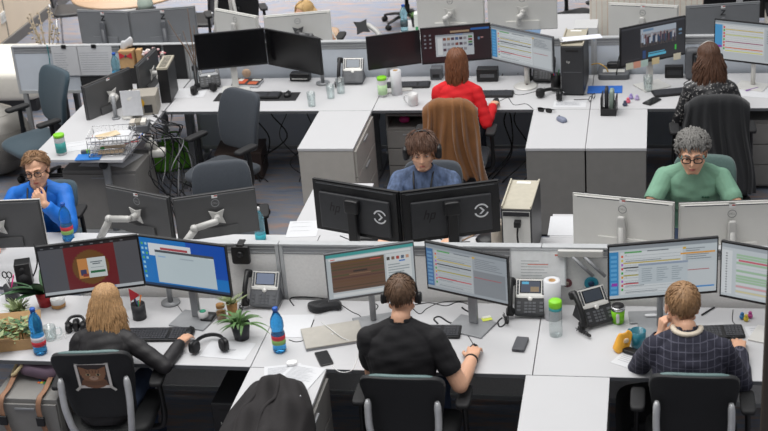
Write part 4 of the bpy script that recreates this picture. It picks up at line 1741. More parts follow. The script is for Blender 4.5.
def lanyard(t, neck, ax, m, s=1., y=.1, drop=.3):
    b = MB(m)
    for q in (-1, 1):
        pts = [neck+Vector((q*.062, -.05, .0)), neck+Vector((q*.068, .02, -.0)), neck+Vector((q*.055, y, -.10))-Vector((0, 0, 0)), neck+Vector((q*.02, y+.012, -drop))-ax*0]
        b.tube(smooth_path(pts), .006, 6, flat=.35)
    return b.build('lanyard', t)


def people():
    # --- front row, backs to us
    t, to, H, s, info, nk, ax = person(
        'blonde woman in a black jacket at the front left desk, hand on a mouse', (-.85, -.14), .04, s=.90, lean=22, fem=True, head=(4, 20, 4), neck_fwd=.03, head_off=(0, 0, -.015), pelvis_z=.525,
        hands=((-1.05, .18, TOP+.04), (-.462, .185, TOP+.042)), elbows=((-.4, -.3, -1), (.8, -.5, -.55)), dirs=(None, (.15, 1, 0.0)), curls=((.3, .4, .3), (.25, .35, .3)),
        top='jacket_dark', bottom='jeans', skin='skin_pale', hair=('long', 'hair_blonde'), hlen=.27, seed=3, hfan=.75)
    t, to, H, s, info, nk, ax = person(
        'man in a black T-shirt seen from behind at the middle front desk', (.91, -.19), .0, s=1.02, lean=9, head=(2, 12, 0), neck_fwd=.035, pelvis_z=.585, head_off=(0, .01, -.035),
        hands=((.80, .20, TOP+.04), (1.262, .095, TOP+.047)), elbows=((-.2, -.3, -1), (.5, -.25, -1)), dirs=((.2, 1, -.05), (-.02, 1, 0)), curls=((.4, .4, .3), (.3, .3, .25)),
        sleeve='short', top='tee_black', bottom='jeans', skin='skin_warm', hair=('crop', 'hair_brown'), seed=5)
    b = MB('rubber')
    sh, el, wp, fd, nn = info[1]
    arm = (wp-el).normalized()
    ring = []
    f = frame(wp-arm*.022, arm)
    for k in range(17):
        a = 2*PI*k/16
        ring.append(f @ Vector((.0335*math.cos(a), .0325*math.sin(a), 0)))
    b.tube(ring, .0085, 8, flat=.5)
    b.build('wristband', t)
    worn_headset('thin black headset worn by the man in the black T-shirt', to, H, s, mic=False, big=.8)
    t, to, H, s, info, nk, ax = person(
        'man in a navy checked jumper at the front right desk, chin on his hand', (2.45, -.19), .0, s=.98, lean=18, head=(10, 12, 5), neck_fwd=.05, head_off=(-.03, .01, -.05), side=-3, hscale=1.12,
        hands=((2.29, .07, .97), (2.715, .25, TOP+.047)), elbows=((-.45, .5, -1), (.4, -.4, -1)), dirs=((.10, .12, 1), (0, 1, 0)), normals=((-1, -.5, .1), (0, 0, 1)), curls=((.9, 1.0, .6), (.3, .35, .3)),
        top='sweater_check', bottom='trousers_dark', skin='skin_warm', hair=('crop', 'hair_light'), seed=8, shoe='shoe_beige')
    b = MB('#d8cbb8')
    pts = [nk+ax*.004+Vector((.070*math.cos(x), .004+.072*math.sin(x), .010)) for x in [PI*.95+PI*1.1*k/12 for k in range(13)]]
    b.tube(pts, .017, 8, flat=.8)
    b.build('collar', t)
    # --- second row, facing us
    t, to, H, s, info, nk, ax = person(
        'person in a bright blue jacket and dark glasses at the left edge, hand to mouth', (-2.09, 2.06), PI+.16, s=.98, side=-7, lean=25, head=(-2, 2, 5), neck_fwd=.035, head_off=(-.04, 0, 0),
        hands=((-1.865, 1.64, .985), (-2.2, 1.50, TOP+.05)), elbows=((-.5, .5, -1), (.6, 0, -.8)), dirs=((-.62, -.0, .75), (.3, -1, 0)), normals=((.25, -1, .25), (0, 0, 1)), curls=((.9, 1.1, .7), (.3, .4, .3)),
        top='shirt_blue', bottom='trousers_dark', skin='skin_light', hair=('swept', 'hair_sandy'), seed=11, hscale=1.04)
    worn_glasses(t, H, s)
    lanyard(t, nk, ax, 'black_plastic', s, .13, .25)
    t, to, H, s, info, nk, ax = person(
        'young man with headphones in a blue marled shirt behind the black monitors', (.72, 2.14), PI, s=1.0, lean=11, head=(8, 6, 0), neck_fwd=.03, hscale=1.04,
        hands=((.95, 1.6, TOP+.05), (.5, 1.6, TOP+.05)), elbows=((-.6, -.2, -1), (.6, -.2, -1)),
        top='shirt_denim', bottom='jeans', skin='skin_pale', hair=('mop', 'hair_dark'), seed=13)
    lanyard(t, nk, ax, 'black_plastic', s, .12, .34)
    worn_headset('large black headphones worn by the young man behind the black monitors', to, H, s*1.1, mic=False, big=1.08)
    t, to, H, s, info, nk, ax = person(
        'grey-haired man in a green T-shirt and glasses behind the silver monitors', (2.50, 2.29), PI-.02, s=1.03, lean=13, pelvis_z=.525, head=(-1, 6, 2), neck_fwd=.05, head_off=(0, .01, -.03), hscale=1.08,
        hands=((2.74, 1.72, TOP+.05), (2.26, 1.72, TOP+.05)), elbows=((-.9, -.1, -.8), (.9, -.1, -.8)), sleeve='short',
        top='tee_green', bottom='jeans', skin='skin_warm', hair=('curly', 'hair_grey'), seed=17)
    worn_glasses(t, H, s)
    b = MB('#2a5a44')
    b.X = Matrix.Translation(nk-ax*.20+Vector((-.085, .136, 0))) @ rot('X', math.radians(90-14)) @ rot('Y', PI)
    for i in range(3):
        b.rbox((-.018+.017*i, 0, 0), (.017, .018-.003*(i % 2), .004), .7, 12)
    b.build('chest_emblem', t)
    # --- third row, backs to us
    t, to, H, s, info, nk, ax = person(
        'woman with long reddish brown hair in a red jumper at the third row desk', (.71, 3.78), .0, s=.92, lean=9, fem=True, head=(0, 6, 0), neck_fwd=.03,
        hands=((.60, 4.05, TOP+.05), (.975, 3.99, TOP+.045)), elbows=((-.25, -.5, -1), (.3, -.5, -1)), dirs=(None, (.1, 1, 0)),
        top='shirt_red', bottom='trousers_dark', skin='skin_light', hair=('long', 'hair_red'), hlen=.24, seed=19, hfan=-.1)
    t, to, H, s, info, nk, ax = person(
        'woman with long brown hair and a headset in a black sequin top at right', (2.67, 3.76), .1, s=.93, lean=15, fem=True, head=(6, 12, 0), neck_fwd=.03,
        hands=((2.47, 4.06, TOP+.05), (2.88, 4.08, TOP+.05)), elbows=((-.4, -.3, -1), (.4, -.3, -1)),
        top='sequin', bottom='trousers_dark', skin='skin_light', hair=('long', 'hair_dark'), hlen=.25, seed=23, hfan=1.0, hscale=1.04)
    worn_headset('headset with a pale headband worn by the woman in the sequin top', to, H, s*1.04, mic=True, band_m='silver_pale', big=.95)
    t, to, H, s, info, nk, ax = person(
        'blonde woman in the back row, only her head showing above a silver monitor', (-.95, 5.98), PI, s=.92, lean=16, fem=True, head=(-35, 12, -4), neck_fwd=.05, pelvis_z=.43,
        hands=((-.7, 5.7, TOP+.05), (-1.05, 5.7, TOP+.05)), top='cream', bottom='jeans', skin='skin_pale', hair=('long', 'hair_pale'), hlen=.14, seed=29)


# ------------------------------------------------------------------ small things
E_ = .0006          # hair's breadth above the surface


def at(px, py, z=TOP):
    p = P(px, py, z)
    return (p.x, p.y, z+E_)


def keyboard(label, loc, rz, m='black_plastic', w=.44, d=.14, group=None, keys='#3c3d42'):
    t = thing('keyboard', label, 'keyboard', loc, rz, group)
    MB(m).rbox((0, 0, .009), (w, d, .018), .1, 28, e2=.2).build('body', t)
    b = MB(keys)
    b.box(-w/2+.008, w/2-.008, -d/2+.008, d/2-.008, .0165, .0182, m)
    rows = 6
    for r in range(rows):
        n = 21
        kw = (w-.02)/n
        for i in range(n):
            if i in (15, 16) and w > .35 and i == 15:
                continue
            if r == 0 and 4 < i < 10:
                if i == 5:
                    b.box(-w/2+.01+5*kw, -w/2+.01+10*kw-.003, -d/2+.01, -d/2+.01+(d-.02)/rows-.003, .0175, .0215)
                continue
            x = -w/2+.01+i*kw
            y = -d/2+.01+r*(d-.02)/rows
            b.box(x, x+kw-.003, y, y+(d-.02)/rows-.003, .0175, .0215)
    b.build('keys', t)
    return t


def mouse(label, loc, rz, m='black_plastic', group=None):
    t = thing('computer_mouse', label, 'mouse', loc, rz, group)
    def w(x, y, z):
        return (x*(1-.25*(y > 0)*abs(y)/.05), y, z if z > 0 else z*.3)
    MB(m).rbox((0, 0, .006), (.058, .105, .056), .6, 20, None, None, w, e2=.7).build('shell', t)
    MB('dark_plastic').cyl((-.004, .028, .031), (.004, .028, .031), .008, n=12).build('wheel', t)
    return t


def phone(label, loc, rz, lit='*8fa0b8', m='dark_plastic', face='silver_plastic', tilt=38, group=None, handset=True, glow=None):
    """desk phone: sloped face with screen, key pad, navigation ring, corded handset on its left"""
    t = thing('desk_phone', label, 'phone', loc, rz, group)
    T = math.radians(tilt)
    X = tr(.03, -.07, .012) @ rot('X', T)
    b = MB(m)
    b.X = X
    b.rbox((0, .11, .012), (.185, .225, .026), .15, 28, e2=.3)
    b.build('body', t)
    b = MB(m)
    b.add([(-.05, -.05, 0), (.11, -.05, 0), (.11, .12, 0), (-.05, .12, 0), (-.03, .075, .1), (.09, .075, .1), (.09, .1, .1), (-.03, .1, .1)],
          [(3, 2, 1, 0), (4, 5, 6, 7), (0, 1, 5, 4), (1, 2, 6, 5), (2, 3, 7, 6), (3, 0, 4, 7)])
    b.build('foot_stand', t)
    b = MB(face)
    b.X = X
    b.box(-.085, .085, .118, .217, .0235, .0268)
    b.rbox((0, .112, .026), (.17, .022, .006), .3, 16)
    b.build('face_plate', t)
    b = MB('screen_off')
    b.X = X
    b.box(-.062, .062, .132, .207, .0265, .0280)
    b.box(-.056, .056, .136, .203, .0279, .0282, lit)
    if glow:
        b.box(-.05, -.01, .185, .2, .0282, .0284, glow)
        b.box(.0, .05, .14, .17, .0282, .0284, '*a08a6a')
    b.build('display', t)
    b = MB('silver_plastic')
    b.X = X
    b.lathe([(.014, .024), (.014, .029), (.009, .031)], (0, .098, 0), 18)
    b.build('navigation_key', t)
    b = MB('mid_plastic')
    b.X = X
    b.box(-.08, .08, .01, .085, .0235, .0248, m)
    b.box(-.08, -.068, .08, .21, .0235, .0272, m)
    b.box(.068, .08, .08, .21, .0235, .0272, m)
    for r in range(4):
        for c in range(3):
            b.bx((-.024+.024*c, .02+.018*r, .0262), (.018, .012, .005))
    for r in range(3):
        for s in (-1, 1):
            b.bx((s*.066, .03+.022*r, .0262), (.02, .014, .005))
    for r in range(4):
        for s in (-1, 1):
            b.bx((s*.074, .137+.021*r, .0275), (.012, .012, .004))
    b.build('keypad', t)
    if handset:
        b = MB('black_plastic')
        b.X = X
        b.tube(smooth_path([(-.115, .015, .03), (-.115, .04, .048), (-.115, .11, .058), (-.115, .18, .048), (-.115, .205, .03)]), [.021, .021, .02, .019, .018]+[.016]*15+[.018, .02, .021, .022, .022], 10, flat=1.15)
        b.rbox((-.115, .02, .022), (.05, .052, .03), .5, 14)
        b.rbox((-.115, .2, .022), (.05, .052, .03), .5, 14)
        b.build('handset', t)
        b = MB('black_plastic')
        pts = []
        for k in range(90):
            a = k*1.15
            u = k/89
            c = Vector((-.10+.02*math.sin(u*3), -.08-.10*math.sin(u*PI), .012))
            pts.append(c+Vector((-.03*u+.007*math.cos(a), .02*u, .007+.007*math.sin(a))))
        b.tube(pts, .0022, 5)
        b.build('coiled_cord', t)
    return t


def bottle(label, loc, h=.27, r=.038, m='water_blue', cap='cap_blue', band=('label_red',), group=None, waist=True, fill=None, rz=0, name='water_bottle'):
    t = thing(name, label, 'bottle', loc, rz, group)
    pr = [(0, .004), (r*.8, 0), (r, .012), (r, h*.10)]
    if waist:
        pr += [(r*.95, h*.14), (r, h*.18), (r, h*.42), (r*.84, h*.5), (r*.98, h*.57), (r*.98, h*.66)]
    else:
        pr += [(r, h*.68)]
    pr += [(r*.86, h*.76), (r*.5, h*.87), (.0135, h*.91), (.0135, h*.945)]
    MB(m).lathe(pr, n=28).build('body', t)
    MB(cap).lathe([(.016, h*.93), (.0165, h), (.013, h+.003)], n=20).build('cap', t)
    if band:
        n = len(band)
        z0, z1 = h*.2, h*.40
        b = MB(band[0])
        for i, q in enumerate(band):
            a, c = z0+(z1-z0)*i/n, z0+(z1-z0)*(i+1)/n
            b.lathe([(r+.0008, a), (r+.0008, c)], n=28, m=q)
        b.build('label_band', t)
    return t


def glass(label, loc, h=.12, r=.034, group=None, water=0):
    t = thing('drinking_glass', label, 'glass', loc, 0, group)
    MB('glass').lathe([(0, 0), (r*.86, 0), (r, h), (r-.0025, h), (r*.86-.003, .008), (0, .008)], n=24).build('tumbler', t)
    return t


def mug(label, loc, m, h=.095, r=.041, rz=0, group=None):
    t = thing('mug', label, 'mug', loc, rz, group)
    MB(m).lathe([(0, 0), (r*.85, 0), (r*.97, .012), (r, h*.5), (r*1.02, h), (r*.93, h), (r*.9, .012), (0, .01)], n=28).build('cup', t)
    MB(m).tube(smooth_path([(r*.95, 0, h*.82), (r+.026, 0, h*.78), (r+.034, 0, h*.5), (r+.022, 0, h*.25), (r*.92, 0, h*.2)]), .0058, 8).build('handle', t)
    return t


def paper(label, loc, rz, w=.21, h=.297, lines=14, group=None, head=None, name='paper_sheet', tilt=0., curl=0.):
    t = thing(name, label, 'paper', loc, rz, group)
    b = MB('paper')
    b.grid(lambda u, v: ((u-.5)*w, (v-.5)*h, .0012+curl*(abs(u-.5)*2)**3*.03), 8, 4)
    b.box(-w/2, w/2, -h/2, h/2, 0, .0009)
    b.build('sheet', t)
    b = MB('ink')
    R = random.Random(hash(label) % 999 if False else len(label)*7)
    for i in range(lines):
        y = h/2-.03-(h-.06)*i/max(1, lines)
        b.add([(-w/2+.02, y, .0016), (-w/2+.02+(w-.04)*R.uniform(.5, 1), y, .0016), (-w/2+.02+(w-.04)*R.uniform(.5, 1), y+.004, .0016), (-w/2+.02, y+.004, .0016)], [(0, 1, 2, 3)])
    if head:
        b.text(head, .02, tr(0, h*.0, .0017), 'ink_dark')
    if lines or head:
        b.build('print', t)
    return t


def headphones(label, loc, rz, group=None, s=1.):
    """over-ear headphones lying on the desk"""
    t = thing('headphones', label, 'headphones', loc, rz, group)
    X = tr(0, 0, .036) @ rot('X', math.radians(-5))
    b = MB('black_plastic')
    b.X = X
    b.tube([Vector((.082*math.cos(PI*k/18), .02+.115*math.sin(PI*k/18), .012)) for k in range(19)], .0085*s, 8, flat=1.5)
    b.build('headband', t)
    for q in (-1, 1):
        b = MB('black_plastic')
        b.X = X @ tr(q*.082, -.005, .006) @ rot('Z', q*.5)
        b.rbox((q*.012, 0, 0), (.034, .07, .075), .6, 18)
        c = b.build('ear_cup', t)
        d = MB('soft_black')
        d.X = X @ tr(q*.082, -.005, .006) @ rot('Z', q*.5)
        d.rbox((-q*.010, 0, 0), (.024, .066, .07), .7, 18)
        d.build('ear_pad', c)
    return t


def leafy(label, name, loc, pot, pr, ph, n, L, m='leaf', width=.02, seed=1, spread=.9, upright=.6, droop=.5, cat='plant', pot_shape='round', stemm=None, crown=None):
    R = random.Random(seed)
    t = thing(name, label, cat, loc)
    if pot_shape == 'round':
        MB(pot).lathe([(0, 0), (pr*.76, 0), (pr, ph), (pr*.9, ph), (pr*.86, ph-.014), (0, ph-.014)], n=28).build('pot', t)
    MB('soil').lathe([(0, ph-.016), (pr*.86, ph-.0135), (0, ph-.010)], n=20).build('soil', t)
    b = MB(m)
    for k in range(n):
        a = R.uniform(0, 2*PI)
        el = R.uniform(upright*.4, upright*1.3)
        l = L*R.uniform(.6, 1.1)
        base = Vector((R.uniform(-.4, .4)*pr, R.uniform(-.4, .4)*pr, ph-.012))
        d = Vector((math.cos(a)*math.cos(el), math.sin(a)*math.cos(el), math.sin(el)))
        sd = Vector((-math.sin(a), math.cos(a), 0))
        vs, fs = [], []
        m_ = 6
        for i in range(m_+1):
            u = i/m_
            c = base+d*l*u+Vector((0, 0, -droop*l*u*u*.7))
            w = width*math.sin(PI*min(1, .08+u*.92))**.8*(1 if i < m_ else 0)
            up = Vector((0, 0, .25*width))
            vs += [c-sd*w+up*(.6), c, c+sd*w+up*.6]
        for i in range(m_):
            o = 3*i
            fs += [(o, o+1, o+4, o+3), (o+1, o+2, o+5, o+4)]
        b.add(vs, fs, None, True)
    b.build('leaves', t)
    return t


def pen(b, p, d, L=.14, r=.004, m='#2a2a2e', tip=None):
    d = nrm(d)
    b.cyl(p, Vector(p)+d*L, r, n=8, m=m)
    if tip:
        b.cyl(Vector(p)+d*L, Vector(p)+d*(L+.02), r*1.1, r*.9, n=8, m=tip)


def pen_pot(label, loc, m, pens, r=.038, h=.1, rz=0):
    t = thing('pen_pot', label, 'pen pot', loc, rz)
    MB(m).lathe([(0, 0), (r, 0), (r, h), (r-.003, h), (r-.003, .004), (0, .004)], n=24).build('cup', t)
    for i, (a, c, tip, L) in enumerate(pens):
        b = MB(c)
        pen(b, (math.cos(a)*r*-.4, math.sin(a)*r*-.4, .008), (math.cos(a)*.32, math.sin(a)*.32, 1), L, .0045, c, tip)
        b.build('pen', t)
    return t


def tub(label, loc, h=.17, r=.04, body='mug_white', lid='lime', band='#3f9a94', name='wipes_tub', group=None):
    t = thing(name, label, 'tub', loc, 0, group)
    MB(body).lathe([(0, 0), (r, .004), (r, h*.86), (r*.97, h*.88)], n=28).build('body', t)
    MB(lid).lathe([(r*1.03, h*.86), (r*1.03, h*.985), (r*.9, h), (0, h*1.005)], n=28).build('lid', t)
    MB(band).lathe([(r*1.008, h*.12), (r*1.008, h*.62)], n=28).build('label_band', t)
    return t


def paper_roll(label, loc, h=.25, r=.055):
    t = thing('paper_towel_roll', label, 'paper towel', loc)
    MB('paper').lathe([(r, 0), (r, h), (.02, h), (.02, .0)], n=30).build('roll', t)
    MB('card').lathe([(.0205, .001), (.0205, h+.001), (.0175, h+.001), (.0175, .001)], n=20).build('core', t)
    return t


def tower(label, loc, rz, w, d, h, side='dark_plastic', front='black_plastic', top=None, rear=False, name='computer_tower'):
    """front faces local -y unless rear is wanted towards us"""
    t = thing(name, label, 'computer', loc, rz)
    b = MB(side)
    b.box(-w/2, w/2, -d/2, d/2, .008, h)
    b.build('case', t, bevel=.006)
    for sx in (-1, 1):
        for sy in (-1, 1):
            MB('rubber').cyl((sx*(w/2-.02), sy*(d/2-.04), 0), (sx*(w/2-.02), sy*(d/2-.04), .008), .012, n=10).build('foot', t)
    if top:
        q = MB(top)
        q.box(-w/2+.004, w/2-.004, -d/2+.004, d/2-.004, h+.0005, h+.006)
        q.box(-w/2-.0, -w/2+.010, -d/2+.01, d/2-.01, h+.006, h+.02)
        q.box(w/2-.010, w/2+.0, -d/2+.01, d/2-.01, h+.006, h+.02)
        q.box(-.05, .04, d/2-.06, d/2-.03, h+.0065, h+.008, '#f0f0ee')
        q.build('top_panel', t, bevel=.003)
    y = -d/2
    if rear:
        q = MB('silver_plastic')
        q.box(-w/2+.01, w/2-.01, y-.004, y, .02, h-.012)
        q.build('rear_panel', t)
        q = MB('#26262a')
        q.box(-w/2+.014, w/2-.014, y-.012, y-.004, h-.04, h-.014)
        q.build('rear_lip', t)
        q = MB('#3a3b3e')
        for i in range(5):
            q.box(.0, w/2-.03, y-.006, y-.004, .05+.026*i, .062+.026*i)
        q.build('vent', t)
        q = MB('#4a70a8')
        for i in range(4):
            q.box(-w/2+.03, -w/2+.05, y-.009, y-.004, .06+.03*i, .074+.03*i, ['#4a70a8', '#4a70a8', '#58a0a8', '#3a3b3e'][i])
        q.build('socket', t)
        q = MB('black_plastic')
        q.box(-.01, .03, y-.05, y-.004, h-.1, h-.065)
        q.tube(smooth_path([(.012, y-.03, h-.1), (.01, y-.05, h-.16), (.02, y-.06, .12), (.0, y-.04, .0)]), .006, 8)
        q.build('power_plug', t)
        q = MB('#5aa0d0')
        q.tube(smooth_path([(-w/2+.04, y-.009, .1), (-w/2+.035, y-.04, .07), (-w/2+.04, y-.045, .005)]), .004, 8)
        q.build('network_plug', t)
    else:
        q = MB(front)
        q.box(-w/2+.004, w/2-.004, y-.008, y-.0005, .012, h-.004)
        q.build('front_panel', t, bevel=.004)
        q = MB('mid_plastic')
        q.box(-w/2+.02, w/2-.02, y-.0095, y-.008, h-.22, h-.216)
        q.box(-.05, .05, y-.0095, y-.008, h-.045, h-.03, '#0c0c0d')
        q.text('hp', .03, tr(-.03, y-.0096, h-.13) @ rot('X', PI/2), 'silver_plastic')
        q.build('drive_bay', t)
        q = MB('chrome')
        q.cyl((-w/2+.02, y-.011, .03), (-w/2+.02, y-.008, .03), .008, n=14)
        q.build('badge', t)
    return t


def front_row_items():
    # ---- left desk
    bottle('tall blue water bottle with red label at front left, beside the box of greenery', at(41, 353), .30, .041, 'water_blue', 'cap_blue', ('label_red', '#e8e0e4'))
    t = thing('planter_box', 'brown cardboard box of small green plants at the left edge', 'plant box', at(14, 343), .25)
    b = MB('card')
    w, d, h = .16, .10, .07
    b.box(-w, w, -d, d, 0, .004)
    for x0, x1, y0, y1 in ((-w, w, -d, -d+.004), (-w, w, d-.004, d), (-w, -w+.004, -d, d), (w-.004, w, -d, d)):
        b.box(x0, x1, y0, y1, .004, h)
    b.build('box', t)
    b = MB('card')
    b.add([(-w, -d, h), (w*.2, -d, h), (w*.1, -d-.06, h+.05), (-w, -d-.06, h+.05)], [(0, 1, 2, 3)])
    b.add([(-w, d, h), (w, d, h), (w, d+.05, h+.06), (-w, d+.05, h+.06)], [(0, 1, 2, 3)])
    b.build('flap', t, solid=.003)
    R = random.Random(4)
    b = MB('leaf_pale')
    for k in range(150):
        c = Vector((R.uniform(-.14, .14), R.uniform(-.085, .085), R.uniform(.06, .14)))
        a = R.uniform(0, 6.28)
        L = R.uniform(.02, .035)
        u, v = Vector((math.cos(a), math.sin(a), R.uniform(-.3, .6)))*L, Vector((-math.sin(a), math.cos(a), .2))*L*.45
        b.add([c-u, c+v, c+u, c-v], [(0, 1, 2, 3)], R.choice(['leaf_pale', 'leaf', 'leaf_pale', 'leaf_dark']))
    for k in range(16):
        c = Vector((R.uniform(-.13, .13), R.uniform(-.08, .08), .004))
        b.tube([c, c+Vector((R.uniform(-.02, .02), R.uniform(-.02, .02), .1))], .002, 5, 'leaf')
    b.build('foliage', t)
    leafy('plant with long leaves in a red pot, left of the red screen', 'potted_plant', at(46, 305), 'pot_red', .055, .1, 9, .3, 'leaf_dark', .03, 6, upright=.85, droop=.35)
    leafy('low grey-green shrub between the red pot and the planter box', 'potted_plant', at(19, 318), 'pot_dark', .05, .06, 60, .12, 'leaf_pale', .007, 7, upright=.9, droop=.3)
    t = pen_pot('mesh pen pot with scissors and a pink pen at the left edge', at(13, 299), 'dark_plastic', [(.3, '#e03a8a', '#f060a0', .15), (2.2, '#2a2a30', None, .13), (4.1, '#d8d8d8', None, .14)], .045, .1)
    b = MB('black_plastic')
    for q in (-1, 1):
        b.tube([Vector((-.01+q*.016+.016*math.cos(2*PI*k/12), .005, .17+.022*math.sin(2*PI*k/12))) for k in range(13)], .004, 6)
        b.tube([(-.01+q*.012, .005, .148), (-.01-q*.004, .005, .06)], .003, 6, 'chrome')
    b.build('scissors', t)
    t = thing('loudspeaker', 'small black desktop loudspeaker at the left edge by the red pot', 'speaker', at(26, 284), .35)
    MB('black_plastic').box(-.05, .05, -.05, .05, 0, .165).build('cabinet', t, bevel=.006)
    b = MB('soft_black')
    b.cyl((0, -.0505, .06), (0, -.056, .06), .036, n=24)
    b.cyl((0, -.0505, .125), (0, -.056, .125), .018, n=20)
    b.build('driver', t)
    t = thing('candle_tub', 'white tub with tan base label in front of the red screen', 'tub', at(59, 307))
    MB('mug_white').lathe([(0, 0), (.042, .0), (.046, .065), (.04, .065), (.038, .03), (0, .03)], n=26).build('cup', t)
    MB('cork').lathe([(.0435, .006), (.0455, .03)], n=26).build('label_band', t)
    # glass mug with white earphones beside it
    t = thing('glass_mug', 'clear glass mug with white earphones in it', 'mug', at(51, 339), .3)
    MB('glass').lathe([(0, 0), (.036, 0), (.04, .085), (.037, .085), (.034, .006), (0, .006)], n=24).build('cup', t)
    MB('glass').tube(smooth_path([(.037, 0, .07), (.066, 0, .066), (.066, 0, .026), (.036, 0, .02)]), .005, 8).build('handle', t)
    cable('white earphone cable beside the glass mug', [at(54, 336), at(60, 340), at(64, 333), at(66, 339)], .003, 'cable_white', 'earphone_cable')
    t = thing('folded_headset', 'glossy black folded headset left of the blonde woman', 'headphones', at(77, 331), .2)
    for i, (x, y, z, r) in enumerate(((-.045, 0, .03, .032), (.0, .012, .04, .034), (.045, .0, .03, .032))):
        b = MB('black_plastic')
        b.rbox((x, y, z), (r*1.3, r*2.2, r*1.9), .7, 16)
        b.build('ear_cup', t)
    b = MB('black_plastic')
    b.tube(smooth_path([(-.06, .0, .05), (-.03, .04, .075), (.03, .04, .075), (.06, 0, .05)]), .009, 8)
    b.build('headband', t)
    pen_pot('black mesh pen pot with a red triangular flag, right of the blonde woman\'s head', at(140, 318), 'dark_plastic', [(.6, '#e08030', None, .15), (2.6, '#2a50a0', None, .13), (4.4, '#2a2a2e', None, .14), (5.6, '#3a9a70', None, .12)], .043, .1)
    b = MB('label_red')
    p = at(134, 296, TOP+.17)
    b.prism([(-.03, -.045), (.035, 0), (-.03, .045)], 0, .002, X=rot('X', PI/2))
    b.tube([(-.029, 0, .04), (-.029, 0, -.07)], .0022, 6)
    o = b.build('paper_flag', loc=(P(140, 318).x-.012, P(140, 318).y+.0, TOP+.16))
    tag(o, 'small red and white triangular flag standing in the black pen pot', 'flag')
    keyboard('black keyboard of the blonde woman', at(155, 336), .07, w=.40, d=.15)
    mouse('black mouse under the blonde woman\'s hand', at(190, 334), 0)
    cable('thin cable of the blonde woman\'s mouse', [at(190, 331), at(192, 322), at(184, 314), at(176, 303)], .002)
    t = thing('cork_jar', 'small glass jar of brown contents with a cork lid', 'jar', at(222, 319))
    MB('glass').lathe([(0, 0), (.03, 0), (.032, .06), (.024, .072), (.024, .08)], n=22).build('jar', t)
    MB('cork').lathe([(0, .004), (.028, .004), (.029, .05), (0, .052)], n=20).build('contents', t)
    MB('cork').lathe([(0, .0805), (.026, .0805), (.027, .1), (0, .101)], n=20).build('cork_lid', t)
    t = thing('tea_light_cup', 'white cup with a green disc on top in front of the blue screen', 'cup', at(204, 320))
    MB('mug_white').lathe([(0, 0), (.028, 0), (.032, .06), (0, .058)], n=22).build('cup', t)
    MB('#2e9a78').lathe([(.02, .0595), (.019, .064), (0, .065)], n=20).build('disc', t)
    t = thing('calculator', 'small black desk calculator beside the cork-lidded jar', 'calculator', at(209, 319), -.1)
    MB('black_plastic').rbox((0, 0, .012), (.075, .10, .024), .2, 18).build('body', t)
    b = MB('mid_plastic')
    b.box(-.03, .03, -.042, .012, .022, .0248, 'dark_plastic')
    for r in range(3):
        for c in range(3):
            b.bx((-.02+.02*c, -.033+.017*r, .025), (.014, .011, .003))
    b.build('keypad', t)
    leafy('spiky dark green plant in a dark pot, right end of the front left desk', 'potted_plant', at(242, 338), 'pot_dark', .058, .10, 40, .20, 'leaf', .010, 9, upright=1.15, droop=.8)
    t = leafy('small pineapple-like succulent in front of the left desk phone', 'succulent', at(234, 321), 'cork', .034, .13, 34, .12, 'leaf_pale', .006, 10, upright=.9, droop=.2)
    phone('grey desk phone with pale screen on the front left desk', at(263, 303), -.05, '*8793ac', 'mid_plastic', 'silver_plastic', 52)
    t = thing('webcam', 'black hooded device clipped onto the divider above the left desk phone', 'webcam', (P(240, 268, .98).x, .80, .975))
    MB('black_plastic').rbox((0, 0, .07), (.115, .03, .12), .25, 20).build('body', t)
    b = MB('black_plastic')
    b.box(-.02, .02, -.01, .07, .132, .142)
    b.cyl((0, -.014, .08), (0, -.024, .08), .02, n=18)
    b.build('clip', t)
    paper('white sheet printed SPECIALIST under the black headphones', at(228, 350), -.1, .28, .19, 0, head='SPECIALIST')
    headphones('black headphones lying on the SPECIALIST sheet', (*at(210, 352)[:2], TOP+.003), .2)
    tower('black computer tower under the front left desk', (-.2, .28, 0), 0, .19, .42, .44)
    # bag with tan straps on the drawer unit
    t = thing('cloth_bag', 'dusty purple cloth bag with rope handle on the front left drawer unit', 'bag', (-1.30, .12, .6005))
    MB('purple_bag').rbox((0, 0, .052), (.3, .26, .104), .6, 24, None, None, lambda x, y, z: (x+.01*math.sin(y*40), y, z+.012*math.sin(x*30+y*22))).build('body', t)
    b = MB('rope')
    b.tube(smooth_path([(-.1, -.1, .1), (-.15, -.13, .05), (-.18, -.08, .03), (-.15, .0, .09), (-.08, .02, .1)]), .011, 8)
    b.build('rope_handle', t)
    t = thing('strap', 'tan webbing straps with black buckles hanging over the front left drawer unit', 'strap', (-1.32, -.20, .04))
    for x in (-.13, .10):
        b = MB('strap_tan')
        b.tube(smooth_path([(x-.01, .25, .60), (x, .09, .578), (x, .0, .575), (x-.005, -.03, .5), (x+.02, -.035, .36), (x+.05, -.03, .22)]), .017, 8, flat=.18)
        w_ = b.build('webbing', t)
        MB('black_plastic').box(x-.025, x+.025, -.048, -.028, .41, .47).build('buckle', w_, bevel=.005)
    b = MB('#2e7a4a')
    b.box(-.03, .05, -.03, .03, 0, .002)
    for i, c in enumerate(('#e06a30', '#d8c030', '#3a80c8', '#c03a70')):
        b.cyl((-.06+.016*(i % 2), -.012+.022*(i//2), 0), (-.06+.016*(i % 2), -.012+.022*(i//2), .0022), .011, n=14, m=c)
    o = b.build('fruit_sticker', loc=(-1.24, .0, .6005))
    tag(o, 'green and orange sticker on top of the front left drawer unit', 'sticker')
    # ---- middle desk
    bottle('blue water bottle with red and green label on the middle front desk', at(280, 351), .285, .04, 'water_blue', 'cap_blue', ('label_green', 'label_red'))
    t = thing('earbud_case', 'small white rounded earbud case on the middle front desk', 'case', at(292, 365), .3)
    MB('#f2f2f2').rbox((0, 0, .012), (.062, .048, .024), .6, 18).build('case', t)
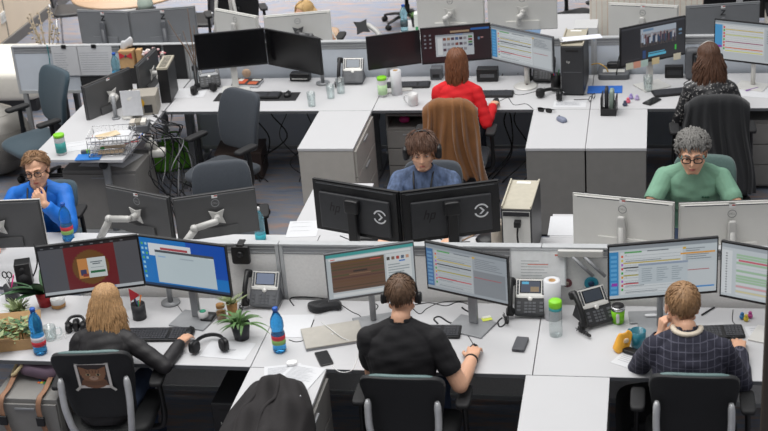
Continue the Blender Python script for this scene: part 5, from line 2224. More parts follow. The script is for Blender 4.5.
    MB('#d0d0d0').box(-.0305, .0305, -.0243, -.0239, .0145, .0153).build('seam', t)
    paper('blank white sheet behind the middle front desk\'s blue bottle', at(294, 326), .06, .21, .27, 0)
    for i, (x, y, r, l) in enumerate(((283, 378, .25, 'printed sheet under the left side of the black jacket'), (298, 379, -.25, 'printed sheet under the right side of the black jacket'))):
        paper(l, (*at(x, y)[:2], TOP+.0008+.002*i), r, .21, .28, 18)
    # black jacket lying over the return
    R = random.Random(12)

    def jk(u, v):
        # v: 0 collar end (far), 1 hem (towards us)
        y = -.15-.76*v
        half = (.115+.10*min(1, v*2.2)**.7+.05*v)
        cx = .215+.015*v+.03*math.sin(v*2)
        x = cx+(u-.5)*2*half
        k = abs(u-.5)*2
        dome = .135*(1-k**2.6)*(math.sin(min(1, v*2.6+.12)*PI/2))*(1-.2*v)
        folds = (.016*math.sin(u*15+v*5)+.010*math.sin(u*27-v*9)+.008*math.sin(v*18+u*6))*(1-k**3)*min(1, v*3)
        z = TOP+.008+max(0, dome+folds)
        if x < -.02:
            z -= min(.5, (-.02-x)*2.2)
        if x > .455:
            z -= min(.5, (x-.455)*2.5)
        if v < .16:
            z = TOP+.008+(z-TOP-.008)*(v/.16)**.5
        return (x, y-.03*math.cos((u-.5)*PI)*-1*(1-v), z)
    b = MB('jacket_black')
    b.grid(jk, 60, 60)
    t = thing('jacket', 'black jacket lying across the front left return cabinet', 'jacket', (0, 0, 0))
    b.build('shell', t, solid=.008)
    b = MB('jacket_black')
    for a in (.30, .52):
        b.tube(smooth_path([Vector(jk(a+.05*math.sin(k*.8), .1+.11*k))+Vector((0, 0, .004)) for k in range(9)]), .011, 8, flat=.7)
    b.build('fold_seam', t)
    b = MB('chrome')
    b.ball(Vector(jk(.86, .38))+Vector((0, 0, .004)), .006, 8)
    b.build('snap_button', t)
    t = thing('laptop', 'closed grey laptop lying left of the man in the black T-shirt', 'laptop', at(333, 337), .36)
    MB('alu_dark').box(-.175, .175, -.12, .12, 0, .012).build('base', t, bevel=.004)
    MB('#aaa69e').box(-.175, .175, -.12, .12, .0125, .021).build('lid', t, bevel=.004)
    b = MB('silver_pale')
    b.lathe([(.012, .0211), (.012, .0216), (0, .0217)], n=18)
    b.build('emblem', t)
    t = thing('smartphone', 'black smartphone on charge beside the closed laptop', 'phone', at(324, 359), .45)
    MB('black_plastic').rbox((0, 0, .0045), (.078, .16, .009), .15, 24, e2=.3).build('body', t)
    MB('screen_off').box(-.034, .034, -.072, .072, .0086, .0094).build('screen', t)
    cable('white charging cable from the smartphone past the black T-shirt man', [at(331, 365), at(340, 372), at(352, 370), at(358, 356)], .0028, 'cable_white', 'charging_cable')
    cable('white cable lying across the closed laptop', [(*at(322, 326)[:2], TOP+.026), (*at(331, 333)[:2], TOP+.026), (*at(345, 343)[:2], TOP+.026), at(358, 342)], .003, 'cable_white', 'charging_cable')
    cable('dark cable from the bottle to the closed laptop', [at(289, 340), at(297, 342), at(306, 338), at(314, 320)], .003)
    cable('black cable loop against the divider right of the left desk phone', [at(294, 306), at(290, 299), at(300, 297), at(318, 298), at(336, 300)], .004)
    t = thing('fabric_pouch', 'crumpled black fabric pouch below the screen with the dunes', 'bag', at(325, 309), .2)
    MB('coat_black').rbox((0, 0, .025), (.21, .10, .05), .6, 28, None, None, lambda x, y, z: (x, y+.012*math.sin(x*40), z*(1+.3*math.sin(x*26+y*50)))).build('body', t)
    keyboard('black keyboard in front of the man in the black T-shirt', at(427, 333), .03, w=.40)
    mouse('black mouse under the hand of the black T-shirt man', at(474, 352), 0)
    cable('cable of the black T-shirt man\'s mouse', [at(473, 344), at(468, 336), at(462, 333), at(452, 328)], .0025)
    cable('tangle of black cables below the grey schedule screen', [at(415, 305), at(430, 303), at(446, 306), at(458, 302), at(470, 305)], .0035)
    cable('second black cable running under the grey schedule screen', [at(412, 308), at(420, 314), at(428, 308), at(444, 302), at(475, 301)], .003)
    cable('black lanyard with red marks in front of the grey schedule screen', [at(438, 324), at(434, 319), at(440, 317), at(450, 323), at(462, 324), at(471, 320), at(473, 315), at(465, 310), (*at(462, 308)[:2], TOP+.004)], .006, 'coat_black', 'lanyard', 'lanyard')
    b = MB('#dce65a')
    b.box(-.03, .03, -.02, .02, 0, .001)
    b.box(-.02, .03, .01, .035, .001, .002, '#e4e4d8')
    o = b.build('sticky_note', loc=(*at(487, 321)[:2], TOP+.013), rz=.4)
    tag(o, 'yellow sticky note on the monitor stand of the grey schedule screen', 'note')
    t = thing('power_bank', 'dark grey power bank standing alone on the middle front desk', 'power bank', at(520.5, 346), -.12)
    MB('#4c4d52').rbox((0, 0, .011), (.072, .145, .022), .12, 24, e2=.25).build('body', t)
    MB('#2a2b2e').box(-.01, .01, -.0735, -.0715, .008, .014).build('port', t)
    phone('black desk phone with lit screen beside the paper towel roll', at(526, 312), 0, '*4a5264', 'dark_plastic', 'silver_plastic', 50, glow='*5ac0ea')
    paper_roll('white paper towel roll on the front row beside the desk phone', at(553, 318), .25, .05)
    t = thing('drinking_bottle', 'clear drinking bottle with lime green lid in front of the paper towel roll', 'bottle', at(556, 335))
    MB('glass').lathe([(0, 0), (.036, 0), (.038, .02), (.037, .16), (.03, .175), (.03, .18)], n=26).build('body', t)
    MB('lime').lathe([(.036, .185), (.038, .19), (.038, .222), (.034, .226), (0, .227)], n=26).build('lid', t)
    MB('#3a9aa0').lathe([(.0375, .168), (.0375, .1845), (.033, .1848)], n=26).build('collar', t)
    # framed notice hanging on the divider
    t = thing('notice_board', 'white printed notice in a silver frame hanging on the divider', 'notice', (P(539, 262, .98).x, .785, .875))
    t.rotation_euler.x = -.17
    b = MB('alu')
    w, h = .165, .225
    for x0, x1, z0, z1 in ((-w, w, 0, .008), (-w, w, h-.008, h), (-w, -w+.008, 0, h), (w-.008, w, 0, h)):
        b.box(x0, x1, -.005, .005, z0, z1)
    b.build('frame', t)
    b = MB('#e8eaea')
    b.box(-w+.008, w-.008, -.002, .002, .008, h-.008)
    R2 = random.Random(3)
    for i in range(6):
        b.box(-.1, -.1+.2*R2.uniform(.5, 1), -.0026, -.002, .06+.018*i, .064+.018*i, '#b4b8ba')
    b.box(-.06, .06, -.0027, -.002, .128, .134, '#d89080')
    b.box(.1, .125, -.0027, -.002, .185, .195, '#d07060')
    b.build('sheet', t)
    # ---- right desk
    phone('black desk phone turned aside with dark screen on the front right desk', at(590, 322), .55, '*3a424c', 'dark_plastic', 'silver_plastic', 50)
    t = thing('thermos_cup', 'lime green travel cup with steel rim and lid', 'cup', at(618, 322))
    MB('lime').lathe([(0, 0), (.034, 0), (.04, .085)], n=26).build('cup', t)
    MB('chrome').lathe([(.041, .085), (.041, .102), (.036, .106)], n=26).build('rim', t)
    MB('black_plastic').lathe([(.036, .1062), (.034, .112), (0, .113)], n=26).build('lid', t)
    MB('mug_white').rbox((-.0, -.044, .045), (.02, .012, .06), .4, 12).build('tag_label', t)
    t = thing('ballpoint_pen', 'orange ballpoint pen lying left of the lime travel cup', 'pen', at(603, 321), .42)
    b = MB('#e0a040')
    b.cyl((-.06, 0, .006), (.05, 0, .006), .0055, n=10)
    b.build('barrel', t)
    MB('silver_pale').cyl((.05, 0, .006), (.075, 0, .006), .005, .002, n=10).build('tip', t)
    t = thing('clip_microphone', 'black clip and knotted cord below the turned desk phone', 'microphone', at(586, 327), .6)
    b = MB('black_plastic')
    b.tube(smooth_path([(-.05, -.03, .008), (-.02, .01, .02), (.01, -.02, .012), (.04, .02, .02), (.06, .0, .008), (.02, .03, .01), (-.03, .03, .008)]), .007, 8)
    b.build('cord', t)
    MB('black_plastic').rbox((-.05, -.03, .016), (.03, .05, .03), .5, 14).build('clip', t)
    mug('teal mug on the front right desk', at(638, 346), 'teal_glaze', .1, .043, 2.4)
    t = thing('snack_bag', 'crumpled yellow snack bag leaning by the teal mug', 'bag', at(623, 350), .5)
    MB('#f0b03c').rbox((0, 0, .055), (.085, .05, .11), .35, 24, None, None, lambda x, y, z: (x+.35*z, y*(1.1-.85*(z/.11+.5))+.006*math.sin(x*90), z+.005*math.sin(x*120))).build('bag', t)
    MB('#e8d2b0').rbox((.012, -.0165, .065), (.034, .010, .03), .8, 14).build('label', t)
    paper('white sheet under the black remote on the front right desk', at(634, 357), -.5, .16, .24, 10)
    t = thing('remote_handset', 'black cordless handset lying on the sheet by the teal mug', 'phone', (*at(636, 355)[:2], TOP+.004), 1.05)
    MB('black_plastic').rbox((0, 0, .011), (.05, .16, .022), .3, 20).build('body', t)
    b = MB('mid_plastic')
    b.box(-.02, .02, -.06, .0, .0195, .0212, 'dark_plastic')
    for r in range(4):
        for c in range(3):
            b.bx((-.012+.012*c, -.05+.014*r, .022), (.008, .008, .003))
    b.build('keypad', t)
    keyboard('black keyboard in front of the man in the checked jumper', at(706, 334), .12, w=.42)
    mouse('black mouse under the hand of the man in the checked jumper', at(734, 345), 0)
    cable('cable of the checked jumper man\'s mouse', [at(737, 339), at(742, 330), at(733, 322), at(733, 310)], .0025)
    t = thing('laptop_stand', 'grey flat stand base left of the checked jumper man\'s head', 'stand', at(648, 318), .1)
    MB('alu_dark').box(-.11, .11, -.07, .07, 0, .01).build('plate', t, bevel=.004)
    b = MB('paper')
    b.rbox((.02, 0, .016), (.08, .03, .012), .6, 14)
    b.build('tissue', t)
    for i, (x, y, c, l) in enumerate(((746, 321, '#d8c040', 'tiny yellow toy near the right edge of the front desk'), (742, 319, '#3a80b8', 'tiny blue toy near the right edge of the front desk'), (750, 318, '#b84a90', 'tiny pink toy near the right edge of the front desk'))):
        b = MB(c)
        b.rbox((0, 0, .014), (.03, .03, .028), .8, 14)
        b.ball((0, 0, .033), .011, 10)
        tag(b.build('toy', loc=at(x, y)), l, 'toy', None)
    paper('folded printed card at the right edge of the front desk', at(756, 332), .2, .1, .13, 3)
    t = thing('ballpoint_pen', 'black pen right of the checked jumper man\'s head', 'pen', at(708, 312), .9)
    MB('black_plastic').cyl((-.06, 0, .006), (.06, 0, .006), .005, n=10).build('barrel', t)
    MB('chrome').cyl((.06, 0, .006), (.075, 0, .006), .004, .0015, n=10).build('tip', t)
    for i, (x, c, r, l) in enumerate(((568, '#7a4a4e', .028, 'dull red round badge on the divider by the turned desk phone'), (592, '#2e90a8', .042, 'teal round badge on the divider by the turned desk phone'))):
        b = MB(c)
        b.lathe([(0, 0), (r, 0), (r, .006), (r*.8, .009), (0, .009)], n=26, X=rot('X', PI/2))
        b.lathe([(0, .0091), (r*.45, .0091), (0, .0095)], n=20, X=rot('X', PI/2), m='#c8b8a8' if i == 0 else '#2a4a70')
        tag(b.build('round_badge', loc=(P(x, 277, .87).x, .834, .87)), l, 'badge')
    b = MB('silver_pale')
    b.box(-.36, .36, -.02, .02, 0, .03)
    tag(b.build('rail', loc=(1.86, .93, 1.085), bevel=.006), 'pale horizontal rail for monitor arms along the top of the right divider', 'rail') if False else None
    cable('cable on the floor under the middle front desk', [(1.3, .3, .01), (1.45, .1, .01), (1.3, -.1, .01), (1.42, .05, .02), (1.5, .3, .01)], .005)
    cable('cable hanging under the front left desk', [(-.35, .72, .6), (-.3, .5, .25), (-.4, .3, .01), (-.6, .2, .01), (-.75, .35, .01)], .005)
    t = thing('backpack', 'dark backpack on the floor under the front right desk', 'bag', (2.2, .45, 0), .3)
    MB('coat_black').rbox((0, 0, .2), (.32, .2, .4), .45, 24).build('body', t)
    MB('dark_plastic').rbox((0, -.1, .14), (.24, .06, .2), .4, 18).build('front_pocket', t)


def middle_clutter():
    t = thing('arm_rail', 'pale rail for monitor arms along the top of the divider by the turned desk phone', 'rail', (1.74, .80, 1.055))
    MB('silver_pale').box(-.045, .22, -.014, .014, .005, .05).build('bar', t, bevel=.006)
    for dx in (.1, .17):
        MB('alu_dark').tube([(dx-.06, -.01, .01), (dx+.06, -.02, -.11)], .011, 8).build('strut', t)
    cable('black cable coil left of the black T-shirt man by the closed laptop', [at(352, 326), at(358, 318), at(366, 322), at(372, 314), at(378, 306), at(370, 302)], .0035)
    cable('second black cable left of the black T-shirt man below the dunes screen', [at(346, 332), at(354, 328), at(360, 334), at(366, 326), at(360, 316), at(352, 312), at(340, 304)], .003)
    cable('black cable lying behind the turned desk phone', [at(575, 306), at(584, 302), at(596, 303), at(606, 308), at(612, 300)], .003)
    cable('black coiled lead right of the silver monitor stand in the middle', [at(502, 318), at(498, 322), at(500, 327), at(505, 324), at(506, 318), at(510, 314)], .005)


def second_row_items():
    bottle('blue water bottle with red and green label beside the person in the blue jacket', at(69, 240), .28, .042, 'water_blue', 'cap_blue', ('label_green', 'label_red'))
    t = bottle('clear water bottle with teal base band right of the dark monitors', at(261, 240), .24, .036, 'water_clear', 'mug_white', None, waist=False)
    MB('#38b4c4').lathe([(.0368, .012), (.0368, .05)], n=24).build('label_band', t)
    tower('beige-topped computer tower standing on the second row desk, its back to the camera', (P(524, 246).x, 1.49, TOP+E_), -.05, .19, .44, .40, side='#3a3a3c', top='#b8b2a2', rear=True)
    t = thing('canister', 'plain beige canister left of the beige-topped tower', 'canister', (1.27, 1.5, TOP+E_))
    MB('#cfc4b4').lathe([(0, 0), (.05, .002), (.05, .2), (.047, .206), (0, .206)], n=28).build('body', t)
    MB('#b4aca0').lathe([(0, .2065), (.03, .2065), (.028, .21), (0, .211)], n=20).build('lid', t)
    t = thing('puck_speaker', 'round black conference puck under the right black monitor', 'speaker', at(487, 241))
    MB('black_plastic').lathe([(0, 0), (.07, 0), (.075, .015), (.06, .03), (0, .034)], n=30).build('body', t)
    t = thing('ballpoint_pen', 'pale wooden pencil in front of the right black monitor', 'pen', at(471, 237), .9)
    MB('wood').cyl((-.08, 0, .005), (.07, 0, .005), .0045, n=8).build('barrel', t)
    MB('#2a2a2a').cyl((.07, 0, .005), (.085, 0, .005), .004, .001, n=8).build('tip', t)
    paper('white sheet on the desk left of the left black monitor', at(303, 229), .1, .21, .25, 3)
    t = thing('adjustable_stand', 'black adjustable stand right behind the left black monitor', 'stand', at(366, 237), 0)
    MB('black_plastic').box(-.09, .09, -.06, .06, 0, .02).build('base', t, bevel=.006)
    MB('black_plastic').tube([(0, 0, .02), (.02, .02, .1), (.06, .0, .13)], .012, 8).build('neck', t)
    cable('cable by the monitor stand of the left black monitor', [at(340, 236), at(352, 240), at(368, 238), at(384, 240)], .004)
    cable('cable by the monitor stand of the right black monitor', [at(420, 241), at(436, 238), at(448, 242), at(470, 242)], .004)
    paper('white paper on the short return right of the beige-topped tower', at(565, 226), .0, .21, .29, 0)
    t = thing('ring_binder', 'white ring binder lying behind the far left silver monitor', 'binder', (-2.42, 1.32, TOP+E_), .1)
    MB('mug_white').box(-.14, .14, -.16, .16, 0, .05).build('cover', t, bevel=.004)
    MB('paper').box(-.13, .1385, -.155, .1605, .008, .042).build('pages', t)
    cable('cable hanging from the silver monitor at the left edge', [(-1.7, 1.05, .98), (-1.68, 1.0, .86), (-1.74, 1.0, TOP+.01), (-1.8, 1.05, TOP+.006)], .005)


def side_desk_items():
    tub('white and teal wipes tub with lime lid on the cluttered side desk', at(62, 154), .17, .042)
    t = thing('wire_tray', 'two-tier wire letter tray full of papers on the cluttered side desk', 'tray', at(114, 151), .15)
    b = MB('chrome')
    W, Dp = .17, .125
    for z in (.012, .115):
        for zz in (z, z+.055):
            b.tube([(-W, -Dp, zz), (W, -Dp, zz), (W, Dp, zz), (-W, Dp, zz), (-W, -Dp, zz)], .0028, 6)
        for i in range(11):
            x = -W+2*W*i/10
            b.tube([(x, -Dp, z+.055), (x, -Dp, z), (x, Dp, z), (x, Dp, z+.055)], .0016, 5)
        for i in range(8):
            y = -Dp+2*Dp*i/7
            b.tube([(-W, y, z+.055), (-W, y, z), (W, y, z), (W, y, z+.055)], .0016, 5)
    for sx in (-1, 1):
        for sy in (-1, 1):
            b.tube([(sx*W, sy*Dp, .002), (sx*W, sy*Dp, .17)], .0032, 6)
    b.build('wire_frame', t)
    base = at(114, 151)
    R = random.Random(2)
    for i in range(5):
        paper('sheet in the upper wire tray, layer %s from the bottom' % ['first', 'second', 'third', 'fourth', 'fifth'][i] if i else 'bottom sheet in the upper wire tray', (base[0]+R.uniform(-.02, .02), base[1]+R.uniform(-.01, .01), TOP+.1185+.003*i), .15+R.uniform(-.12, .12)+PI/2, .20, .28, 3)
    t = thing('envelope', 'tan envelope on top of the papers in the upper wire tray', 'envelope', (base[0]-.03, base[1]+.0, TOP+.136), .7)
    MB('#d8c4a4').box(-.09, .09, -.05, .05, 0, .003).build('cover', t)
    MB('#cdb894').prism([(-.09, .05), (.09, .05), (0, -.01)], .003, .0036).build('flap', t)
    t = thing('envelope', 'brown card in the lower wire tray', 'envelope', (base[0]-.01, base[1]-.01, TOP+.016), .2)
    MB('#c0a88c').box(-.1, .1, -.08, .08, 0, .006).build('cover', t)
    MB('#b49c80').prism([(-.1, .08), (.1, .08), (0, -.0)], .006, .0066).build('flap', t)
    t = thing('folder', 'blue folder corner under small things at the front of the side desk', 'folder', at(89, 157.5), .1)
    MB('#2a78c8').box(-.1, .1, -.06, .06, 0, .006).build('cover', t)
    t = thing('sharpener', 'lime green and grey sharpener on the blue folder', 'sharpener', (*at(86, 154)[:2], TOP+.0075), .2)
    MB('mid_plastic').box(-.035, .01, -.015, .015, 0, .026).build('body', t, bevel=.004)
    MB('lime').box(.0105, .035, -.015, .015, 0, .03).build('cap', t, bevel=.004)
    paper('white sheet lying by the lime-lidded tub', at(78, 146), .4, .25, .2, 2)
    t = thing('paper_clip', 'red clip beside the wire tray', 'clip', at(96, 141), .4)
    MB('#d03a3e').rbox((0, 0, .025), (.05, .03, .05), .4, 14).build('body', t)
    t = thing('paper_clip', 'green clip beside the wire tray', 'clip', at(103, 152), .4)
    MB('#2e9a4a').rbox((0, 0, .02), (.035, .025, .04), .4, 14).build('body', t)
    t = thing('document_holder', 'white sheet on an upright document holder in the middle of the side desk', 'document holder', at(134, 119), .1)
    MB('#d4d5d8').box(-.085, .085, -.003, .003, .03, .25).build('sheet', t)
    b = MB('chrome')
    b.tube([(0, .02, .002), (0, .012, .2)], .004, 6)
    b.box(-.06, .06, -.03, .05, 0, .006)
    b.build('stand', t)
    t = thing('desktop_computer', 'slim black desktop computer standing upright with vented pale top edge', 'computer', (-1.86, 4.36, TOP+E_), .12)
    MB('black_plastic').box(-.045, .045, -.16, .16, 0, .30).build('case', t, bevel=.006)
    b = MB('#b4ad9c')
    b.box(-.047, .047, -.162, .162, .3005, .318)
    for i in range(8):
        b.box(-.03, .03, -.14+.036*i, -.122+.036*i, .3185, .32, '#4a4842')
    b.build('vent_top', t)
    t = thing('electronics_box', 'open pale electronics box with yellow and black stickers on the side desk', 'device', (-1.96, 4.02, TOP+E_), .2)
    MB('#a09a90').box(-.11, .11, -.1, .1, 0, .17).build('case', t, bevel=.004)
    b = MB('#e0b030')
    b.prism([(.04*math.cos(k*.3927), .04*math.sin(k*.3927)) for k in range(16)], 0, .002, X=tr(-.03, -.1, .11) @ rot('X', PI/2))
    b.box(-.0, .07, -.103, -.1, .02, .09, '#1e1e20')
    b.build('sticker', t)
    t = thing('angle_lamp', 'white clamp spotlight in the clutter of the side desk', 'lamp', (-2.07, 3.86, TOP+E_), .4)
    MB('#d8d6d0').lathe([(0, 0), (.045, 0), (.045, .02), (.012, .03), (.012, .12)], n=20).build('base', t)
    MB('#e0ded8').lathe([(.02, 0), (.04, .03), (.052, .09), (.048, .09), (.034, .03)], n=22, X=tr(0, 0, .15) @ rot('Y', 1.0)).build('shade', t)
    t = thing('angle_lamp', 'white spotlight hanging among cables off the edge of the side desk', 'lamp', (-1.75, 3.58, .52), .2)
    MB('#d8d6d0').rbox((0, 0, .03), (.14, .10, .07), .5, 20).build('base', t)
    MB('#c8c6c0').lathe([(.02, 0), (.04, .03), (.052, .09), (.048, .09), (.034, .03)], n=22, X=tr(0, 0, .07) @ rot('Y', -.9)).build('shade', t)
    MB('cable_white').tube(smooth_path([(0, 0, .06), (-.02, .05, .12), (-.06, .12, .20)]), .005, 6).build('cord', t)
    t = thing('desk_organiser', 'grey basket of small boxes behind the wire tray', 'basket', at(140, 130), .2)
    MB('mid_plastic').box(-.08, .08, -.07, .07, 0, .06).build('basket', t, bevel=.006)
    for i, c in enumerate(('#c8c0b4', '#8a8478', '#d8d4cc')):
        MB(c).box(-.07+.045*i, -.03+.045*i, -.05, .05, .0605, .085).build('box', t)
    for i in range(5):
        t = thing('ballpoint_pen', ['red pen', 'black pen', 'tan pencil', 'blue pen', 'silver pen'][i]+' lying right of the wire tray', 'pen', at(132+3*i, 143-2.2*i), .5+.35*i)
        MB(['#c83a3a', '#2a2a2e', 'wood', '#3a60b0', 'chrome'][i]).cyl((-.06, 0, .006), (.055, 0, .006), .005, n=8).build('barrel', t)
        MB('#2a2a2e').cyl((.055, 0, .006), (.07, 0, .006), .004, .0015, n=8).build('tip', t)
    # cables pouring off the desk edge
    R = random.Random(9)
    for i in range(16):
        x0, y0 = -1.80+R.uniform(-.08, .0), 3.35+R.uniform(0, .7)
        pts = [(x0, y0, TOP+.02), (-1.775+R.uniform(0, .02), y0+R.uniform(-.05, .1), TOP-.04)]
        for k in range(3):
            pts.append((-1.72+R.uniform(-.05, .14), y0+R.uniform(-.2, .3), .6-.17*k+R.uniform(-.08, .08)))
        pts.append((-1.65+R.uniform(-.1, .2), y0+R.uniform(-.2, .3), .012))
        cable('black or pale cable dangling from the edge of the cluttered side desk', pts, R.uniform(.004, .007), R.choice(['cable_black', 'cable_black', 'cable_black', 'cable_grey']), group='cables dangling from the side desk')
    t = thing('shopping_bag', 'green shopping bag slumped on the floor under the third row desk', 'bag', (P(172, 172, 0).x, P(172, 172, 0).y+.1, 0), .5)

    def gb(x, y, z):
        k = z/.26+.5
        return (x*(1.15-.3*k)+.02*math.sin(z*40), y*(1.2-.75*k)+.02*math.sin(x*30), z)
    MB('green_bag').rbox((0, 0, .13), (.4, .2, .26), .35, 28, None, None, gb).build('body', t)
    MB('green_bag').tube(smooth_path([(-.08, 0, .25), (-.06, .0, .33), (.06, 0, .33), (.08, 0, .25)]), .009, 8).build('handle', t)
    t = thing('box', 'dark box of odds and ends on the floor behind the green bag', 'box', (-1.3, 4.4, 0), .1)
    MB('#3a2c28').box(-.2, .2, -.15, .15, 0, .24).build('case', t, bevel=.006)
    MB('#4a3c36').box(-.205, .205, -.155, .155, .2405, .26).build('lid', t)
    for i in range(2):
        paper(['printed sheet on top of the wide grey drawer unit, right one', 'printed sheet on top of the wide grey drawer unit, left one'][i], (-1.98-.22*i, 3.40, .5608), -.3+.25*i, .21, .28, 14)
    # gym ball
    t = thing('gym_ball', 'big silver gym ball on the floor at the left edge', 'ball', (-3.58, 4.42, 0))
    MB('ball_silver').ball((0, 0, .325), .325, 40).build('ball', t)
    b = MB('ball_silver')
    for k in range(5):
        z = .13*(k-2)
        r = math.sqrt(.3255**2-z*z)
        b.tube([(r*math.cos(2*PI*i/40), r*math.sin(2*PI*i/40), .325+z) for i in range(41)], .002, 5)
    b.build('groove', t)


def third_row_items():
    y = 4.831
    # things hung on the far left divider
    for i, (x, w, h, r, l) in enumerate(((-2.965, .25, .27, -.03, 'white sheet clipped to the far left divider, left of the two'), (-2.68, .33, .27, .0, 'white landscape sheet of printed lines clipped to the far left divider, right of the two'))):
        t = thing('notice_sheet', l, 'paper', (x, y-.003, .775))
        b = MB('paper')
        b.box(-w/2, w/2, -.0015, 0, 0, h)
        b.build('sheet', t)
        b = MB('ink')
        for k in range(9):
            b.box(-w/2+.02, -w/2+.02+(w-.05)*(.95 if i else .5+.05*(k % 3)), -.0022, -.0016, h-.06-.022*k, h-.057-.022*k)
        b.build('print', t)
        MB('black_plastic').box(-.022, .022, -.012, .0015, h-.012, h+.022).build('clip', t, bevel=.003)
    b = MB('#2e8a90')
    b.tube(smooth_path([(0, 0, .27), (.004, -.006, .15), (-.004, -.004, .04), (.003, -.003, 0)]), .008, 8, flat=.4)
    tag(b.build('ribbon', loc=(-3.12, y-.006, .80)), 'thin teal ribbon hanging from the far left divider', 'ribbon')
    t = thing('pinboard', 'black felt board on the divider behind the gift box and small bottle', 'board', (-2.24, y-.006, .70))
    MB('coat_black').box(-.2, .19, -.006, .0, 0, .345).build('felt', t)
    MB('black_plastic').box(-.2, .19, -.008, .0005, .3455, .352).build('edge', t)
    t = thing('pinboard', 'black felt board on the divider right of the slim upright computer', 'board', (-1.93, y-.006, .70))
    MB('coat_black').box(-.10, .09, -.006, .0, 0, .345).build('felt', t)
    MB('black_plastic').box(-.10, .09, -.008, .0005, .3455, .352).build('edge', t)
    t = thing('pinboard', 'low black board under the landscape sheet on the far left divider', 'board', (-2.68, y-.018, .60))
    MB('coat_black').box(-.17, .17, -.006, .0, 0, .165).build('felt', t)
    MB('black_plastic').box(-.17, .17, -.008, .0005, .166, .172).build('edge', t)
    bottle('clear water bottle with blue cap standing by the divider left of the gift box', (-2.46, 4.72, TOP+E_), .28, .038, 'water_clear', 'cap_blue', ('#3aa0d0',))
    bottle('small water bottle with blue cap behind the slim upright computer', (-1.99, 4.72, TOP+E_), .22, .034, 'water_clear', 'cap_blue', ('#e8e8ec',))
    t = thing('gift_box', 'small brown gift box with a red bow on the divider ledge', 'box', (-2.34, 4.73, .885), .05)
    MB('card').box(-.065, .065, -.04, .04, 0, .135).build('box', t, bevel=.003)
    MB('card').box(-.067, .067, -.042, .042, .1355, .16).build('lid', t, bevel=.003)
    b = MB('label_red')
    for q in (-1, 1):
        b.add([(0, -.046, .115), (q*.055, -.05, .145), (q*.058, -.05, .09)], [(0, 1, 2)])
        b.add([(0, -.045, .115), (q*.055, -.045, .145), (q*.058, -.045, .09)], [(0, 2, 1)])
    b.ball((0, -.048, .116), .010, 10, 'ink_dark')
    b.build('bow', t, solid=.003)
    t = thing('crumpled_bag', 'white crumpled paper bag sticking out behind the gift box', 'bag', (-2.34, 4.76, 1.046), .2)
    MB('paper').rbox((0, 0, .045), (.11, .035, .09), .6, 18, None, None, lambda x, y, z: (x+.3*z, y, z+.016*math.sin(x*60))).build('bag', t)
    t = thing('shelf_box', 'cardboard support box beneath the gift box', 'box', (-2.34, 4.73, TOP+E_))
    MB('soft_black').box(-.07, .07, -.045, .045, 0, .144).build('box', t, bevel=.003)
    b = MB('card')
    b.box(-.025, .025, -.03, .03, 0, .3)
    tag(b.build('cardboard_tube', loc=(-2.235, 4.76, TOP+E_), bevel=.004), 'upright brown cardboard carton right of the gift box', 'box')
    t = thing('dried_posy', 'pink and white dried posy behind the side desk monitors', 'posy', (-2.09, 4.74, TOP+E_))
    MB('mug_white').lathe([(0, 0), (.035, 0), (.045, .22), (.04, .22), (0, .2)], n=20).build('vase', t)
    b = MB('#d8b4b4')
    R = random.Random(21)
    for k in range(40):
        b.rbox((R.uniform(-.09, .09), R.uniform(-.04, .04), .25+R.uniform(-.03, .05)), (.03, .03, .02), .9, 8, R.choice(['#d8b4b4', '#e8dcd8', '#b86a70', '#c8c0b8']))
    b.build('flowers', t)
    # twigs in a tall bottle at the divider end
    t = thing('twig_vase', 'bare twigs in a green bottle at the divider corner left of the black monitors', 'twigs', (-1.735, 4.755, TOP+E_))
    MB('glass').lathe([(0, 0), (.028, 0), (.03, .12), (.012, .17), (.012, .2)], n=20).build('bottle', t)
    b = MB('twig')
    for k, (dx, dy, h) in enumerate(((-.20, .02, .55), (.0, .0, .66), (-.08, .03, .45), (.03, .02, .5))):
        b.tube(smooth_path([(0, 0, .02), (dx*.2, dy, h*.4), (dx*.7, dy, h*.75), (dx, dy, h)]), [.006]*6+[.005]*6+[.003]*7, 6)
    b.build('twigs', t)
    # dried sprigs beyond the far left divider
    t = thing('dried_sprigs', 'pale dried sprigs in a pot behind the far left divider', 'dried plant', (-3.28, 5.15, 0))
    MB('pot_dark').lathe([(0, 0), (.1, 0), (.12, .8), (0, .79)], n=24).build('pot', t)
    b = MB('#b4a48c')
    R = random.Random(31)
    for k in range(14):
        a, h = R.uniform(0, 6.28), R.uniform(.3, .5)
        e = Vector((.12*math.cos(a), .12*math.sin(a), .79+h))
        b.tube([(0, 0, .79), e*.5+Vector((0, 0, .4)), e], .004, 5)
        for j in range(4):
            b.ball(e-Vector((R.uniform(-.02, .02), R.uniform(-.02, .02), .05*j)), .012, 6)
    b.build('sprigs', t)
    # desk with the twin black monitors
    phone('dark desk phone at the left end of the twin black monitors', (-1.60, 4.60, TOP+E_), .35, '*70788a', 'dark_plastic', 'alu_dark', 40)
    paper('white sheets left of the headphones below the twin black monitors', at(189, 93), .1, .3, .24, 0)
    headphones('black headphones on the third row desk left of the keyboard mat', at(204, 93), .5)
    t = thing('book', 'book with orange and black cover under the switched-off monitor', 'book', at(248, 84.5), -.08)
    MB('paper').box(-.118, .119, -.078, .078, .003, .025).build('pages', t)
    b = MB('#2e2a2c')
    b.box(-.12, .12, -.08, .08, .0255, .029)
    b.box(-.12, .12, -.08, .08, 0, .0025)
    b.box(-.122, -.119, -.08, .08, 0, .029)
    for i, (x0, x1, y0, y1, c) in enumerate(((-.1, -.01, -.06, .05, '#d05a30'), (.02, .1, -.07, .0, '#c86038'), (.03, .11, .02, .06, '#d8d4cc'), (-.09, -.05, .0, .06, '#e0dcd4'))):
        b.box(x0, x1, y0, y1, .029, .0295+.0002*i, c)
    b.build('cover', t)
